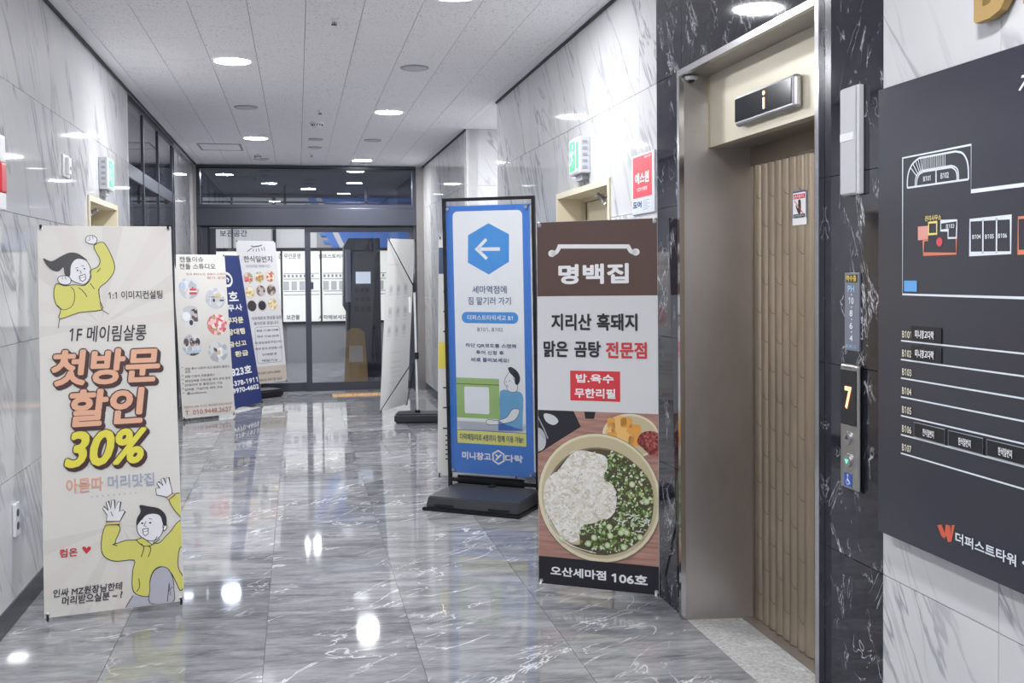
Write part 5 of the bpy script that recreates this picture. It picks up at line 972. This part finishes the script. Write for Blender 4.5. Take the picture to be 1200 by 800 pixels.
NOO = voro('rice_noodle', [(228, 226, 220), (220, 216, 206), (236, 234, 228), (208, 200, 184), (224, 218, 204)], 75); NO2 = mat('noodle_light', (238, 238, 236), .35); NO3 = mat('noodle_shade', (200, 184, 154), .4)
nd = smooth_pts([(0.1372,0.5966),(0.1814,0.6457),(0.2302,0.6605),(0.2883,0.6518),(0.3459,0.6369),(0.3575,0.5872),(0.3365,0.5355),(0.3842,0.5204),(0.4014,0.4623),(0.394,0.3888),(0.3703,0.3503),(0.3225,0.3189),(0.3034,0.2713),(0.2406,0.252),(0.1821,0.2144),(0.1229,0.2369),(0.0782,0.2984),(0.0381,0.3701),(0.0309,0.454),(0.0529,0.5165),(0.1026,0.5525)], 3)
a.poly(smooth_pts([(0.113,0.292),(0.1917,0.3358),(0.2502,0.2852),(0.2406,0.2197),(0.1821,0.2051),(0.1229,0.2369)], 3), NO3, 13); a.poly(nd, NOO, 14)
def inside(p, poly):
    r = False
    for i in range(len(poly)):
        (x1, y1), (x2, y2) = poly[i-1], poly[i]
        if (y1 > p[1]) != (y2 > p[1]) and p[0] < (x2-x1)*(p[1]-y1)/(y2-y1)+x1: r = not r
    return r
def scatter(poly, n, rg):
    xs = [p[0] for p in poly]; zs = [p[1] for p in poly]; out = []
    while len(out) < n:
        p = (rg.uniform(min(xs), max(xs)), rg.uniform(min(zs), max(zs)))
        if inside(p, poly): out.append(p)
    return out
rg = random.Random(3)
for i, p_ in enumerate(scatter(nd, 190, rg)):
    r_ = rg.uniform(.006, .026); a0 = rg.uniform(0, 6.28); arc = [(p_[0]+r_*math.cos(a0+t_*.5), p_[1]+r_*.7*math.sin(a0+t_*.5)) for t_ in range(8)]; a.line(arc, .0024, (NO2, NO3, NO2, NO2)[i % 4], 15+i % 3)
for p_ in scatter(nd, 60, rg): a.poly(ell(p_[0], p_[1], .0022, .0018, 6), INK, 19)
gr = smooth_pts([(0.3574,0.665),(0.4125,0.6499),(0.4784,0.6175),(0.5344,0.5713),(0.5715,0.5107),(0.579,0.4393),(0.5672,0.3484),(0.5256,0.2727),(0.4509,0.2161),(0.3753,0.1816),(0.2987,0.1716),(0.2309,0.1957),(0.2133,0.2542),(0.2259,0.2923),(0.2889,0.3161),(0.3369,0.3384),(0.3798,0.3374),(0.4081,0.4081),(0.389,0.4979),(0.3385,0.531),(0.3632,0.5876)], 3)
DKG = mat('herb_dark', (66, 84, 50), .5); a.poly(gr, BRO, 16)
GC = [mat('onion_green', (126, 158, 84), .5), mat('onion_pale', (182, 202, 140), .5), DKG, mat('onion_mid', (92, 122, 62), .5), mat('onion_white', (214, 220, 196), .5)]
for i, p_ in enumerate(scatter(gr, 820, rg)):
    r_ = rg.uniform(.004, .0085); k = rg.choice((0, 0, 1, 1, 2, 2, 3, 3, 4, 4)); a.poly(ell(p_[0], p_[1], r_, r_*rg.uniform(.5, 1), 8, rg.uniform(0, 3)), GC[k], 17+i % 12)
for i, p_ in enumerate([(0.26,0.2168),(0.3562,0.2164),(0.4225,0.2817),(0.5163,0.2673),(0.5485,0.437),(0.4508,0.2842),(0.3704,0.2635),(0.1229,0.2323),(0.4786,0.5133),(0.3656,0.3042),(0.4368,0.2148),(0.289,0.2471)]): a.poly(ell(p_[0], p_[1], .015, .015, 12), GC[1], 30); a.poly(ell(p_[0], p_[1], .009, .009, 10), GC[4], 31)
for i, p_ in enumerate(scatter(smooth_pts([(0.3655,0.3316),(0.4035,0.3713),(0.5347,0.3637),(0.5718,0.3398),(0.5163,0.2899),(0.4225,0.2999),(0.3846,0.3058)], 2), 26, rg)): a0 = rg.uniform(-.5, 1.2); a.line([p_, (p_[0]+.02*math.cos(a0), p_[1]+.02*math.sin(a0))], .004, PH_WH, 32)
a.line(smooth_pts([(0.0481,0.3428),(0.0682,0.2789),(0.123,0.2276),(0.2017,0.193),(0.2987,0.1744)], 4, False), .004, PH_WH, 33)
a.done()

flush_texts()
